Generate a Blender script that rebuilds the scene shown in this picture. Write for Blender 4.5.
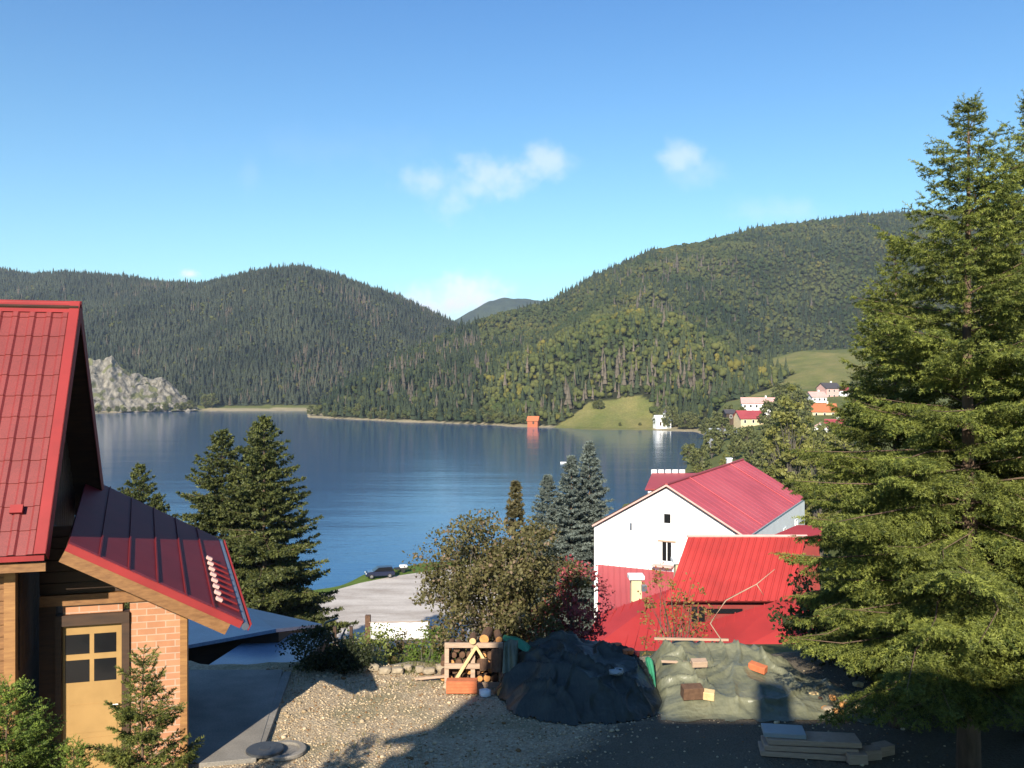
import bpy, bmesh, math, random
import numpy as np
from mathutils import Vector, Matrix, noise as mnoise
R = math.radians
for o in list(bpy.data.objects): bpy.data.objects.remove(o)
scene = bpy.context.scene
COL = scene.collection

# ---------------------------------------------------------------- camera, sky, sun, exposure
CAMZ = 6.0; F = 887.0
cd = bpy.data.cameras.new('camera'); cam = bpy.data.objects.new('camera', cd); COL.objects.link(cam)
cam.location = (0, 0, CAMZ); cam.rotation_euler = (R(90), 0, 0)
cd.sensor_width = 36; cd.lens = F/1024*36; cd.clip_start = 0.1; cd.clip_end = 20000
scene.camera = cam
SUN_AZ, SUN_EL = R(14), R(28)          # the light travels towards +Y, 14 degrees to the right
sl = bpy.data.lights.new('sun', 'SUN'); sun = bpy.data.objects.new('sun', sl); COL.objects.link(sun)
sl.energy = 5.0; sl.angle = R(0.5); sl.color = (1.0, 0.91, 0.75)
sdir = Vector((math.sin(SUN_AZ)*math.cos(SUN_EL), math.cos(SUN_AZ)*math.cos(SUN_EL), -math.sin(SUN_EL)))
sun.rotation_euler = sdir.to_track_quat('-Z', 'Y').to_euler()
scene.view_settings.view_transform = 'Standard'; scene.view_settings.look = 'None'
scene.view_settings.exposure = 0.95; scene.view_settings.gamma = 1
SKY = 0.08
w = bpy.data.worlds.new('World'); scene.world = w; w.use_nodes = True
nt = w.node_tree; nt.nodes.clear()
def N(t, kind, **kw):
    n = t.nodes.new(kind)
    for k, v in kw.items(): setattr(n, k, v)
    return n
def math_(t, op, a, b=None, c=None, clamp=False):
    n = N(t, 'ShaderNodeMath', operation=op, use_clamp=clamp)
    for i, q in enumerate((a, b, c)):
        if q is None: continue
        if isinstance(q, (int, float)): n.inputs[i].default_value = q
        else: t.links.new(q, n.inputs[i])
    return n.outputs[0]
sky = N(nt, 'ShaderNodeTexSky', sky_type='NISHITA', sun_disc=False)
sky.sun_elevation = SUN_EL; sky.sun_rotation = math.pi + SUN_AZ
sky.altitude = 800; sky.air_density = 1.0; sky.dust_density = 0.3; sky.ozone_density = 2.2
tc = N(nt, 'ShaderNodeTexCoord'); sp = N(nt, 'ShaderNodeSeparateXYZ'); nt.links.new(tc.outputs['Generated'], sp.inputs[0])
yy = math_(nt, 'MAXIMUM', sp.outputs[1], 0.02)
cu = math_(nt, 'DIVIDE', sp.outputs[0], yy); cv = math_(nt, 'DIVIDE', sp.outputs[2], yy)
cmb = N(nt, 'ShaderNodeCombineXYZ'); nt.links.new(cu, cmb.inputs[0]); nt.links.new(cv, cmb.inputs[1])
nz = N(nt, 'ShaderNodeTexNoise'); nt.links.new(cmb.outputs[0], nz.inputs['Vector'])
nz.inputs['Scale'].default_value = 22; nz.inputs['Detail'].default_value = 8; nz.inputs['Roughness'].default_value = .6
nzc = math_(nt, 'SUBTRACT', nz.outputs[0], 0.5)
fac = None                              # small clouds of the sky, given by direction and angular size
for (a, b, ra, rb, s) in ((430,180,44,26,.55),(455,198,34,30,.5),(474,190,36,24,.55),(526,168,36,22,.62),(500,174,58,32,.72),(546,162,38,26,.66),(680,156,28,26,.62),(694,176,34,24,.3),
                       (450,303,66,34,1.1),(482,300,50,30,1.0),(780,212,75,20,.26),(252,170,18,30,.12),(190,274,14,7,1.0),(340,150,170,30,.05)):
    sb = N(nt, 'ShaderNodeVectorMath', operation='SUBTRACT'); nt.links.new(cmb.outputs[0], sb.inputs[0]); sb.inputs[1].default_value = ((a-512)/F, (384-b)/F, 0)
    dv = N(nt, 'ShaderNodeVectorMath', operation='DIVIDE'); nt.links.new(sb.outputs[0], dv.inputs[0]); dv.inputs[1].default_value = (ra/F, rb/F, 1)
    ln = N(nt, 'ShaderNodeVectorMath', operation='LENGTH'); nt.links.new(dv.outputs[0], ln.inputs[0])
    f = math_(nt, 'SUBTRACT', 1.0, ln.outputs[1])
    f = math_(nt, 'MULTIPLY_ADD', nzc, 2.4, f)
    mr = N(nt, 'ShaderNodeMapRange', interpolation_type='SMOOTHSTEP'); nt.links.new(f, mr.inputs[0])
    mr.inputs[1].default_value = 0.0; mr.inputs[2].default_value = 1.1; mr.inputs[3].default_value = 0; mr.inputs[4].default_value = s*.62 if b < 250 else min(1, s*1.1)
    fac = mr.outputs[0] if fac is None else math_(nt, 'MAXIMUM', fac, mr.outputs[0])
mx = N(nt, 'ShaderNodeMix', data_type='RGBA'); nt.links.new(fac, mx.inputs[0]); sat = N(nt, 'ShaderNodeMix', data_type='RGBA', blend_type='MULTIPLY'); sat.inputs[0].default_value = 1
nt.links.new(sky.outputs[0], sat.inputs[6])
el = N(nt, 'ShaderNodeMapRange'); nt.links.new(sp.outputs[2], el.inputs[0]); el.inputs[1].default_value = .06; el.inputs[2].default_value = .46
elr = N(nt, 'ShaderNodeMix', data_type='RGBA'); nt.links.new(el.outputs[0], elr.inputs[0]); elr.inputs[6].default_value = (.98,1.28,1.14,1); elr.inputs[7].default_value = (.47,.90,1.24,1)
nt.links.new(elr.outputs[2], sat.inputs[7]); nt.links.new(sat.outputs[2], mx.inputs[6])
mx.inputs[7].default_value = (.66/SKY, .66/SKY, .73/SKY, 1)
bg = N(nt, 'ShaderNodeBackground'); bg.inputs[1].default_value = SKY; nt.links.new(mx.outputs[2], bg.inputs[0])
wo = N(nt, 'ShaderNodeOutputWorld'); nt.links.new(bg.outputs[0], wo.inputs[0])

# ---------------------------------------------------------------- helpers
rng = np.random.default_rng(7); random.seed(7)
def P(px, py, D): return Vector(((px-512)/F*D, D, CAMZ-(py-384)/F*D))
def tag(o, label=None, cat=None, group=None, kind=None):
    for k, v in (('label', label), ('category', cat), ('group', group), ('kind', kind)):
        if v: o[k] = v
    return o
def thing(name, label, cat, loc=(0,0,0), rz=0, group=None):
    o = bpy.data.objects.new(name, None); COL.objects.link(o); o.location = loc; o.rotation_euler = (0, 0, rz)
    o.empty_display_size = .3
    return tag(o, label, cat, group)
def copy_tree(o, parent=None):
    c = o.copy(); COL.objects.link(c)
    if parent: c.parent = parent
    for ch in list(o.children): copy_tree(ch, c)
    return c
def link(name, me, parent=None):
    o = bpy.data.objects.new(name, me); COL.objects.link(o)
    if parent: o.parent = parent
    return o
def root_loc(p):
    l = Vector((0,0,0))
    while p is not None: l += Vector(p.location); p = p.parent
    return l
class MB:
    def __init__(s): s.v = []; s.f = []
    def add(s, vs, fs):
        b = len(s.v); s.v += [tuple(q) for q in vs]; s.f += [tuple(b+i for i in f) for f in fs]; return s
    def box(s, c, size, rot=None):
        m = rot if rot is not None else Matrix.Identity(3); c = Vector(c); h = Vector(size)/2
        vs = [c + m @ Vector((x*h.x, y*h.y, z*h.z)) for z in (-1,1) for x, y in ((-1,-1),(1,-1),(1,1),(-1,1))]
        return s.add(vs, [(3,2,1,0),(4,5,6,7),(0,1,5,4),(1,2,6,5),(2,3,7,6),(3,0,4,7)])
    def bar(s, a, b, wd, ht, up=(0,0,1)):      # box from a to b
        a, b = Vector(a), Vector(b); d = (b-a); L = d.length; d.normalize()
        x = d.cross(Vector(up)); x.normalize(); z = x.cross(d)
        return s.box((a+b)/2, (wd, L, ht), Matrix((x, d, z)).transposed())
    def slab(s, pts, th, n=None):              # polygon given thickness th along its normal (downwards)
        pts = [Vector(p) for p in pts]
        if n is None: n = (pts[1]-pts[0]).cross(pts[2]-pts[0]).normalized()
        n = Vector(n); k = len(pts); vs = pts + [p - n*th for p in pts]
        return s.add(vs, [tuple(range(k)), tuple(range(2*k-1, k-1, -1))] + [(i, k+i, k+(i+1)%k, (i+1)%k) for i in range(k)])
    def tube(s, pts, rad, n=8, caps=True):
        pts = [Vector(p) for p in pts]; k = len(pts)
        rad = rad if hasattr(rad, '__len__') else [rad]*k
        vs = []; fs = []
        for i, p in enumerate(pts):
            t = (pts[min(i+1,k-1)] - pts[max(i-1,0)]).normalized()
            a = t.cross(Vector((0,0,1)) if abs(t.z) < .9 else Vector((1,0,0))).normalized(); b = t.cross(a)
            for j in range(n):
                q = 2*math.pi*j/n; vs.append(p + (a*math.cos(q)+b*math.sin(q))*rad[i])
        for i in range(k-1):
            for j in range(n): fs.append((i*n+j, i*n+(j+1)%n, (i+1)*n+(j+1)%n, (i+1)*n+j))
        if caps: fs += [tuple(range(n-1,-1,-1)), tuple((k-1)*n+j for j in range(n))]
        return s.add(vs, fs)
    def lathe(s, c, prof, n=24):
        c = Vector(c); vs = []; fs = []; k = len(prof)
        for r, z in prof:
            for j in range(n): q = 2*math.pi*j/n; vs.append(c + Vector((r*math.cos(q), r*math.sin(q), z)))
        for i in range(k-1):
            for j in range(n): fs.append((i*n+j, i*n+(j+1)%n, (i+1)*n+(j+1)%n, (i+1)*n+j))
        fs += [tuple(range(n-1,-1,-1)), tuple((k-1)*n+j for j in range(n))]
        return s.add(vs, fs)
    def build(s, name, m, parent=None, smooth=False, bevel=0, local=False):
        off = Vector((0,0,0)) if (local or parent is None) else root_loc(parent)
        me = bpy.data.meshes.new(name)
        me.from_pydata([tuple(Vector(v)-off) for v in s.v], [], s.f); me.update()
        bm = bmesh.new(); bm.from_mesh(me); bmesh.ops.recalc_face_normals(bm, faces=bm.faces)
        if bevel: bmesh.ops.bevel(bm, geom=bm.edges[:], offset=bevel, segments=1, affect='EDGES', clamp_overlap=True)
        bm.to_mesh(me); bm.free()
        if smooth: me.polygons.foreach_set('use_smooth', [True]*len(me.polygons))
        me.materials.append(m)
        return link(name, me, parent)
def np_mesh(name, V, Fc, m, col=None, parent=None, smooth=False):
    V = np.asarray(V, np.float32); Fc = np.asarray(Fc, np.int32); k = Fc.shape[1]
    me = bpy.data.meshes.new(name); me.vertices.add(len(V)); me.vertices.foreach_set('co', V.ravel())
    me.loops.add(Fc.size); me.loops.foreach_set('vertex_index', Fc.ravel())
    me.polygons.add(len(Fc)); me.polygons.foreach_set('loop_start', np.arange(0, Fc.size, k, dtype=np.int32))
    try: me.polygons.foreach_set('loop_total', np.full(len(Fc), k, np.int32))
    except Exception: pass
    if smooth: me.polygons.foreach_set('use_smooth', np.ones(len(Fc), bool))
    me.update(calc_edges=True)
    if col is not None:
        a = me.color_attributes.new('tint', 'FLOAT_COLOR', 'POINT')
        c = np.ones((len(V), 4), np.float32); c[:, :3] = col; a.data.foreach_set('color', c.ravel())
    me.materials.append(m)
    return link(name, me, parent)

# ---------------------------------------------------------------- materials
def base_mat(name):
    m = bpy.data.materials.new(name); m.use_nodes = True; t = m.node_tree
    return m, t, t.nodes['Principled BSDF']
def tex_noise(t, scale, detail=4, rough=.55, vec=None, coord='Object', stretch=None):
    n = N(t, 'ShaderNodeTexNoise'); n.inputs['Scale'].default_value = scale; n.inputs['Detail'].default_value = detail; n.inputs['Roughness'].default_value = rough
    c = N(t, 'ShaderNodeTexCoord'); s = c.outputs[coord]
    if stretch:
        mp = N(t, 'ShaderNodeMapping'); mp.inputs['Scale'].default_value = stretch; t.links.new(s, mp.inputs[0]); s = mp.outputs[0]
    t.links.new(s, n.inputs['Vector']); return n
def ramp(t, src, stops):
    r = N(t, 'ShaderNodeValToRGB'); t.links.new(src, r.inputs[0]); e = r.color_ramp.elements
    while len(e) < len(stops): e.new(.5)
    for i, (p, c) in enumerate(stops): e[i].position = p; e[i].color = (*c, 1) if len(c) == 3 else c
    return r.outputs[0]
def mixc(t, f, a, b, mode='MIX'):
    n = N(t, 'ShaderNodeMix', data_type='RGBA', blend_type=mode)
    for i, q in ((0, f), (6, a), (7, b)):
        if isinstance(q, (int, float)): n.inputs[i].default_value = q
        elif isinstance(q, tuple): n.inputs[i].default_value = (*q, 1)
        else: t.links.new(q, n.inputs[i])
    return n.outputs[2]
def bump(t, bs, h, strength=.3, dist=.02):
    b = N(t, 'ShaderNodeBump'); b.inputs['Strength'].default_value = strength; b.inputs['Distance'].default_value = dist
    t.links.new(h, b.inputs['Height']); t.links.new(b.outputs[0], bs.inputs['Normal']); return b
def mat(name, c1, c2=None, rough=.7, scale=4, stretch=None, bmp=0, bdist=.01, metal=0, c3=None, fine=None):
    m, t, bs = base_mat(name); bs.inputs['Roughness'].default_value = rough; bs.inputs['Metallic'].default_value = metal
    if c2 is None: c2 = tuple(x*.8 for x in c1)
    n = tex_noise(t, scale, 5, .6, stretch=stretch)
    st = [(.3, c2), (.68, c1)] if c3 is None else [(.3, c2), (.5, c1), (.72, c3)]
    col = ramp(t, n.outputs[0], st)
    if fine:
        n2 = tex_noise(t, fine, 3, .6); col = mixc(t, .6, col, ramp(t, n2.outputs[0], [(.3, (.45,.45,.45)), (.6, (1,1,1))]), 'MULTIPLY')
    t.links.new(col, bs.inputs['Base Color'])
    if bmp: bump(t, bs, n.outputs[0], bmp, bdist)
    return m
def foliage_mat(name, mul=(1,1,1), transl=.25, rough=.6, spec=.3):
    m, t, bs = base_mat(name)
    a = N(t, 'ShaderNodeAttribute', attribute_name='tint')
    c = mixc(t, 1.0, a.outputs[0], mul, 'MULTIPLY')
    t.links.new(c, bs.inputs['Base Color']); bs.inputs['Roughness'].default_value = rough; bs.inputs['Specular IOR Level'].default_value = spec
    if transl:
        tr = N(t, 'ShaderNodeBsdfTranslucent'); t.links.new(mixc(t, 1.0, c, (1.3,1.25,.7), 'MULTIPLY'), tr.inputs[0])
        ms = N(t, 'ShaderNodeMixShader'); ms.inputs[0].default_value = transl
        t.links.new(bs.outputs[0], ms.inputs[1]); t.links.new(tr.outputs[0], ms.inputs[2])
        t.links.new(ms.outputs[0], t.nodes['Material Output'].inputs[0])
    return m
M = {}
M['forest'] = foliage_mat('forest foliage', transl=0, rough=.9, spec=.05)
M['needle'] = foliage_mat('needles', transl=.18, rough=.55, spec=.25)
M['leaf'] = foliage_mat('leaves', transl=.3)
M['grassblade'] = foliage_mat('grass blades', transl=.3)
M['stone_bits'] = foliage_mat('gravel stones', transl=0, rough=.85, spec=.2)
M['bark'] = mat('bark', (.16,.10,.065), (.06,.04,.028), .9, 9, (1,1,.25), .8, .02)
M['greybark'] = mat('grey bark', (.14,.12,.10), (.06,.05,.04), .9, 9, (1,1,.3), .6, .02)
M['red_tile'] = mat('red metal tile', (.225,.030,.028), (.165,.022,.021), .55, 1.2, bmp=.03, fine=60)
M['red_bright'] = mat('red sheet', (.34,.026,.022), (.27,.022,.018), .6, .35, c3=(.37,.035,.03))
M['red_rose'] = mat('red rose sheet', (.33,.055,.062), (.27,.045,.052), .6, .25)
M['rose_roof'] = mat('faded rose red roofing', (.46,.072,.085), (.37,.055,.066), .6, .22, c3=(.50,.10,.11))
M['red_trim'] = mat('red trim', (.27,.026,.027), (.21,.022,.023), .62, 2)
M['red_trim'].node_tree.nodes['Principled BSDF'].inputs['Specular IOR Level'].default_value = .25
M['porch_red'] = mat('deep red sheet', (.15,.015,.018), (.12,.012,.015), .6, 1.5); M['porch_red'].node_tree.nodes['Principled BSDF'].inputs['Specular IOR Level'].default_value = .15
M['gutter'] = mat('dark gutter', (.10,.12,.15), (.08,.09,.12), .35, 3)
M['blue_sheet'] = mat('grey blue roofing', (.20,.27,.38), (.14,.19,.28), .38, 1.3, bmp=.1, fine=30)
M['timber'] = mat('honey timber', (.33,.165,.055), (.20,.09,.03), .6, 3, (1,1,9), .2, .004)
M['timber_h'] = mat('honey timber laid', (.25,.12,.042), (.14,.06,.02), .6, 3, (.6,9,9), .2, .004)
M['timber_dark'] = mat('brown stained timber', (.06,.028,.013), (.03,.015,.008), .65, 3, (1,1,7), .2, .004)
M['door'] = mat('yellow door paint', (.36,.215,.075), (.28,.165,.055), .6, 2)
M['glass_dark'] = mat('dark pane', (.012,.013,.015), (.010,.010,.012), .08, 2)
M['white_wall'] = mat('white render', (.80,.80,.79), (.73,.725,.71), .85, .6)
M['cream_wall'] = mat('cream render', (.60,.48,.30), (.52,.41,.25), .85, 1)
M['pink_wall'] = mat('pinkish render', (.6,.36,.32), (.52,.3,.27), .85, 1)
M['white_paint'] = mat('white paint', (.78,.78,.77), (.70,.70,.69), .6, 2)
M['dark_red_wall'] = mat('dark red boards', (.22,.025,.02), (.17,.02,.016), .7, 2)
M['dark_roof'] = mat('dark roof', (.07,.06,.065), (.05,.045,.05), .7, 2)
M['grey_roof'] = mat('grey roof sheet', (.30,.32,.33), (.25,.27,.28), .6, 2)
M['orange'] = mat('orange boards', (.40,.10,.035), (.32,.075,.025), .6, 2)
M['terracotta'] = mat('terracotta', (.50,.15,.06), (.40,.11,.045), .85, 8, bmp=.2)
M['concrete'] = mat('concrete', (.27,.245,.215), (.17,.155,.135), .9, 1.6, bmp=.25, fine=40)
M['iron'] = mat('cast iron', (.05,.052,.055), (.035,.036,.04), .55, 12, bmp=.3)
M['rubble'] = mat('edging stone', (.34,.28,.20), (.20,.16,.115), .9, 6, bmp=.6, bdist=.03)
M['log_bark'] = mat('log bark', (.13,.07,.04), (.07,.035,.02), .9, 14, bmp=.6)
M['log_end'] = mat('cut log end', (.55,.27,.09), (.40,.18,.055), .8, 10)
M['log_end_pale'] = mat('pale cut log end', (.60,.45,.24), (.50,.34,.16), .8, 10)
M['pallet'] = mat('weathered pallet wood', (.42,.30,.22), (.30,.21,.15), .85, 5, (1,1,6), .3)
M['tyre'] = mat('tyre rubber', (.02,.02,.02), (.016,.016,.016), .8, 8)
M['car_paint'] = mat('navy paint', (.012,.018,.045), (.011,.016,.04), .25, 2)
M['chrome'] = mat('bright metal', (.6,.6,.6), (.55,.55,.55), .3, 2, metal=1)
def brick_mat():
    m, t, bs = base_mat('salmon brick'); c = N(t, 'ShaderNodeTexCoord'); mp = N(t, 'ShaderNodeMapping'); mp.inputs['Rotation'].default_value = (R(90), 0, 0)
    b = N(t, 'ShaderNodeTexBrick'); t.links.new(c.outputs['Object'], mp.inputs[0]); t.links.new(mp.outputs[0], b.inputs['Vector'])
    b.inputs['Scale'].default_value = 1; b.inputs['Brick Width'].default_value = .26; b.inputs['Row Height'].default_value = .10; b.inputs['Mortar Size'].default_value = .008
    b.inputs['Color1'].default_value = (.46,.22,.12,1); b.inputs['Color2'].default_value = (.39,.175,.09,1); b.inputs['Mortar'].default_value = (.42,.30,.22,1)
    n = tex_noise(t, 6, 4); t.links.new(mixc(t, .5, b.outputs[0], ramp(t, n.outputs[0], [(.3,(.7,.7,.7)),(.7,(1,1,1))]), 'MULTIPLY'), bs.inputs['Base Color'])
    bs.inputs['Roughness'].default_value = .9; bump(t, bs, b.outputs['Fac'], -.4, .01); return m
M['brick'] = brick_mat()
def tarp_mat(name, c1, c2, rough):
    m, t, bs = base_mat(name); n = tex_noise(t, 2.2, 6, .65)
    t.links.new(ramp(t, n.outputs[0], [(.3, c2), (.7, c1)]), bs.inputs['Base Color']); bs.inputs['Roughness'].default_value = rough
    n4 = tex_noise(t, 1.1, 3, .5, stretch=(1.0,2.2,1)); rg = math_(t, 'ABSOLUTE', math_(t, 'SUBTRACT', n4.outputs[0], .5)); n5 = tex_noise(t, 2.0, 3, .5, stretch=(1.8,.8,1)); rg2 = math_(t, 'ABSOLUTE', math_(t, 'SUBTRACT', n5.outputs[0], .5)); bump(t, bs, math_(t, 'MULTIPLY_ADD', rg2, .6, rg), 1.0, .10); return m
M['tarp_grey'] = tarp_mat('grey green tarpaulin', (.175,.175,.115), (.085,.09,.058), .42)
M['tarp_dark'] = tarp_mat('dark tarpaulin', (.036,.041,.031), (.014,.017,.013), .48)
M['tarp_green'] = tarp_mat('green tarpaulin', (.04,.26,.14), (.03,.18,.10), .5)

# ---------------------------------------------------------------- terrain heights
def interp_cols(cols, px, Y):
    ks = sorted(cols); z = np.zeros_like(Y); zs = {k: np.interp(Y, [a for a, b in cols[k]], [b for a, b in cols[k]]) for k in ks}
    px = np.clip(px, ks[0], ks[-1])
    for a, b in zip(ks[:-1], ks[1:]):
        m = (px >= a) & (px <= b); t = (px-a)/(b-a); z = np.where(m, zs[a]*(1-t)+zs[b]*t, z)
    return z
def _col(near, shore, far):
    q = [(0,-1.3),(19.5,-1.3),(26,-1.95),(28,-2.4),(36,-7.0),(60,-13.6),(78,-19.0),(88,-21.08)]
    q = [(a, b*near if a > 28 else b) for a, b in q]
    q += [(shore-6.5,-21.08),(shore-2,-21.35),(shore+1,-21.8),(shore+25,-26)]
    return q + [(far-60,-26),(far-2,-21.9),(far+6,-21.0),(far+25,-20.3),(far+2000,-20.3)]
COLS = {-600:_col(1,112,815), 0:_col(1,112,815), 90:_col(1,112,815), 195:_col(1,114,900), 301:_col(1,118,905), 309:_col(1,119,725), 320:_col(1,120,710), 367:_col(1,130,672),
        400:_col(1,134.5,640), 430:_col(1,138,625), 520:_col(1,150,567), 590:_col(1,165,532), 625:_col(1,205,530), 655:_col(1,270,526),
        690:_col(1,340,510), 704:[(0,-1.3),(19.5,-1.3),(28,-2.2),(36,-6.6),(60,-13.2),(88,-19.6),(200,-20.5),(420,-21.2),(450,-21.6),(480,-21.4),(530,-20.6),(800,-10)],
        725:[(0,-1.3),(19.5,-1.3),(28,-2.2),(36,-6.2),(60,-12.2),(88,-17),(200,-18.5),(300,-16.5),(400,-11.5),(480,-9),(560,-4),(700,12),(900,26)],
        800:[(0,-1.3),(19.5,-1.3),(28,-2.2),(36,-5.2),(60,-9.5),(88,-13),(200,-14),(300,-12),(400,-6.5),(480,0),(560,4),(700,21),(800,36)],
        860:[(0,-1.3),(19.5,-1.3),(28,-2),(36,-4),(60,-7.5),(88,-10),(200,-13),(300,-11.5),(400,-6),(480,0),(560,6),(700,25),(800,38)],
        1100:[(0,-1.3),(19.5,-1.3),(28,-2),(36,-3),(60,-5),(88,-7),(200,-8),(400,0),(560,12),(800,45)], 1700:[(0,-1.3),(60,-3),(200,-4),(560,16),(800,50)]}
def curve(px, pts): return np.interp(px, [a for a, b in pts], [b for a, b in pts])
SIL_A = [(-700,235),(-300,245),(0,264),(30,270),(60,268),(120,272),(165,278),(200,279),(240,270),(270,266),(300,267),(340,276),(400,294),(440,311),(470,324),(560,380),(640,430)]
SIL_B = [(250,440),(300,425),(312,405),(345,376),(400,347),(460,320),(500,307),(545,299),(575,284),(600,270),(650,246),(700,238),(760,223),(850,213),(945,208),(1100,205),(1700,215)]
SIL_D = [(430,420),(470,385),(500,352),(560,325),(600,308),(640,303),(680,312),(720,335),(760,356),(790,380),(812,420),(900,470)]
YR_A = [(-700,2000),(0,1750),(100,1650),(240,1560),(300,1560),(470,1650)]; YF_A = [(-700,835),(90,835),(195,915),(310,925),(470,1050),(640,1100)]
YR_B = [(300,760),(345,840),(400,930),(460,1080),(545,1280),(650,1430),(760,1520),(945,1600),(1700,1700)]
YF_B = [(300,735),(320,722),(400,652),(520,580),(650,560),(720,600),(770,760),(860,790),(1700,760)]
YR_D = [(430,800),(640,800),(812,740)]; YF_D = [(430,640),(520,580),(590,545),(650,540),(720,530),(812,590)]
def hill(px, Y, sil, yr, yf, treeh, fall=.35, foot=-20.8):
    yr = curve(px, yr); yf = curve(px, yf); zr = CAMZ + (384-curve(px, sil))/F*yr - treeh
    foot = np.minimum(foot, zr-1) - np.where(zr < foot+8, 6, 0)
    t = (Y-yf)/(yr-yf); tt = np.clip(t, 0, 1)
    z = foot + (zr-foot)*(.5*tt + .5*tt*tt*(3-2*tt))
    z = np.where(t > 1, zr-(Y-yr)*fall, z); return np.where(t < 0, foot-4, z), t
def fbm(x, y, s, seed=0, octv=4):
    out = np.zeros_like(x); a = 1.0; rs = np.random.default_rng(seed)
    for o in range(octv):
        for k in range(4):
            th = rs.uniform(0, 6.283); f = s*(2**o)*rs.uniform(.7, 1.4)
            out += a*np.sin((x*math.cos(th)+y*math.sin(th))*f + rs.uniform(0, 6.283) + 1.3*np.sin((x*math.sin(th)-y*math.cos(th))*f*.7+k))/4
        a *= .5
    return out
def height(x, y):
    px = 512 + F*x/np.maximum(y, 1)
    z = interp_cols(COLS, px, y)
    za, ta = hill(px, y, SIL_A, YR_A, YF_A, 13)
    zb, tb = hill(px, y, SIL_B, YR_B, YF_B, 11)
    zd, td = hill(px, y, SIL_D, YR_D, YF_D, 11, .15)
    for zz, t, am in ((za, ta, 30), (zb, tb, 26), (zd, td, 9)):
        zz += am*fbm(x, y, .0075, 3)*np.clip(4*t*(1-t), 0, 1)*(zz > -15)
    z = np.maximum(np.maximum(z, za), np.maximum(zb, zd))
    wob = np.clip((y-30)/40, 0, 1)*.35*fbm(x, y, .12, 5)
    flat = (z < -20.4) & (y < 400)
    return z + np.where(flat, 0, wob), px
def H(x, y): return float(height(np.array([float(x)]), np.array([float(y)]))[0][0])
# ---------------------------------------------------------------- ground, lake, hills
def forest_mask(px, Y, z):
    za, ta = hill(px, Y, SIL_A, YR_A, YF_A, 13); zb, tb = hill(px, Y, SIL_B, YR_B, YF_B, 11); zd, td = hill(px, Y, SIL_D, YR_D, YF_D, 11, .15)
    top = np.maximum(za, np.maximum(zb, zd))
    m = (top > interp_cols(COLS, px, Y)+.3) & (z > -20.6) & (Y > 480)
    m &= ~((Y < curve(px, YF_A)+22) & (za >= np.maximum(zb, zd)))
    xw = px - 512
    mead = (Y > 480) & (px > 546) & (px < 652) & (Y < curve(px, [(546,548),(562,572),(590,598),(640,602),(652,590)]))
    extra = (px > 703) & (px < 789+5*np.sin(Y*.1)) & (Y > curve(px, [(703,528),(740,545),(765,575),(789,610)])) & (Y < 725) & (px < curve(Y, [(520,800),(640,800),(700,770),(725,760)]))
    mead2 = (Y > 540) & ~extra & (px > 705) & (px < 872) & (Y < curve(px, [(705,600),(755,705),(765,770),(775,792),(800,795),(830,770),(872,750)]))
    band = (px > 690) & (px <= 770) & (Y < 535)
    cl = (px > 80) & (px < 200) & (Y < 905) & (za >= np.maximum(zb, zd))
    return (m & ~mead & ~mead2 & ~band & ~cl) | extra, mead | mead2, ta, tb, td
def make_ground():
    pxs = np.linspace(-720, 1720, 620)
    Ys = np.concatenate([np.geomspace(17.2, 300, 170), np.geomspace(302, 2600, 330)[0:], np.geomspace(2650, 9000, 12)])
    PX, YY = np.meshgrid(pxs, Ys); X = (PX-512)/F*YY
    Z, _ = height(X.ravel(), YY.ravel()); Z = Z.reshape(X.shape)
    V = np.stack([X, YY, Z], -1).reshape(-1, 3)
    nr, nc = X.shape; i = np.arange(nr*nc).reshape(nr, nc)
    Fc = np.stack([i[:-1,:-1], i[:-1,1:], i[1:,1:], i[1:,:-1]], -1).reshape(-1, 4)
    px, y, z = PX.ravel(), YY.ravel(), Z.ravel()
    fm, mead, *_ = forest_mask(px, y, z)
    c = np.tile(np.array([.13,.15,.055]), (len(z), 1))
    c[(y < 70)] = (.10,.105,.05)
    c[(y > 560)] = (.13,.145,.05)
    mv = np.clip(.5+.6*fbm(px*.9, y*.5, .12, 15)+.25*fbm(px, y, .5, 16), 0, 1)[:,None]; mc = np.array([.15,.17,.055])*(1-mv)+np.array([.235,.215,.09])*mv; c[mead] = mc[mead]
    c[fm] = (.030,.034,.018)
    shore = (z < -19.3) & (y > 480) & (px < 705) & ~mead & ~fm; c[shore] = (.36,.31,.22)
    c[(z < -21.55)] = (.16,.14,.10)
    c[(z < -20.8) & (y < 170) & (z > -21.6)] = (.11,.17,.035)
    o = np_mesh('ground', V, Fc, M['ground'], c, smooth=True); tag(o, kind='structure')
m, t, bs = base_mat('ground cover'); a = N(t, 'ShaderNodeAttribute', attribute_name='tint')
n1 = tex_noise(t, .9, 6, .65); n2 = tex_noise(t, .05, 5, .6)
c = mixc(t, .75, a.outputs[0], ramp(t, n1.outputs[0], [(.3,(.5,.5,.45)),(.7,(1.25,1.2,1.1))]), 'MULTIPLY')
c = mixc(t, .6, c, ramp(t, n2.outputs[0], [(.3,(.65,.7,.6)),(.7,(1.2,1.1,1.0))]), 'MULTIPLY')
t.links.new(c, bs.inputs['Base Color']); bs.inputs['Roughness'].default_value = 1; bs.inputs['Specular IOR Level'].default_value = .1
bump(t, bs, n1.outputs[0], .6, .15); M['ground'] = m
make_ground()

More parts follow.
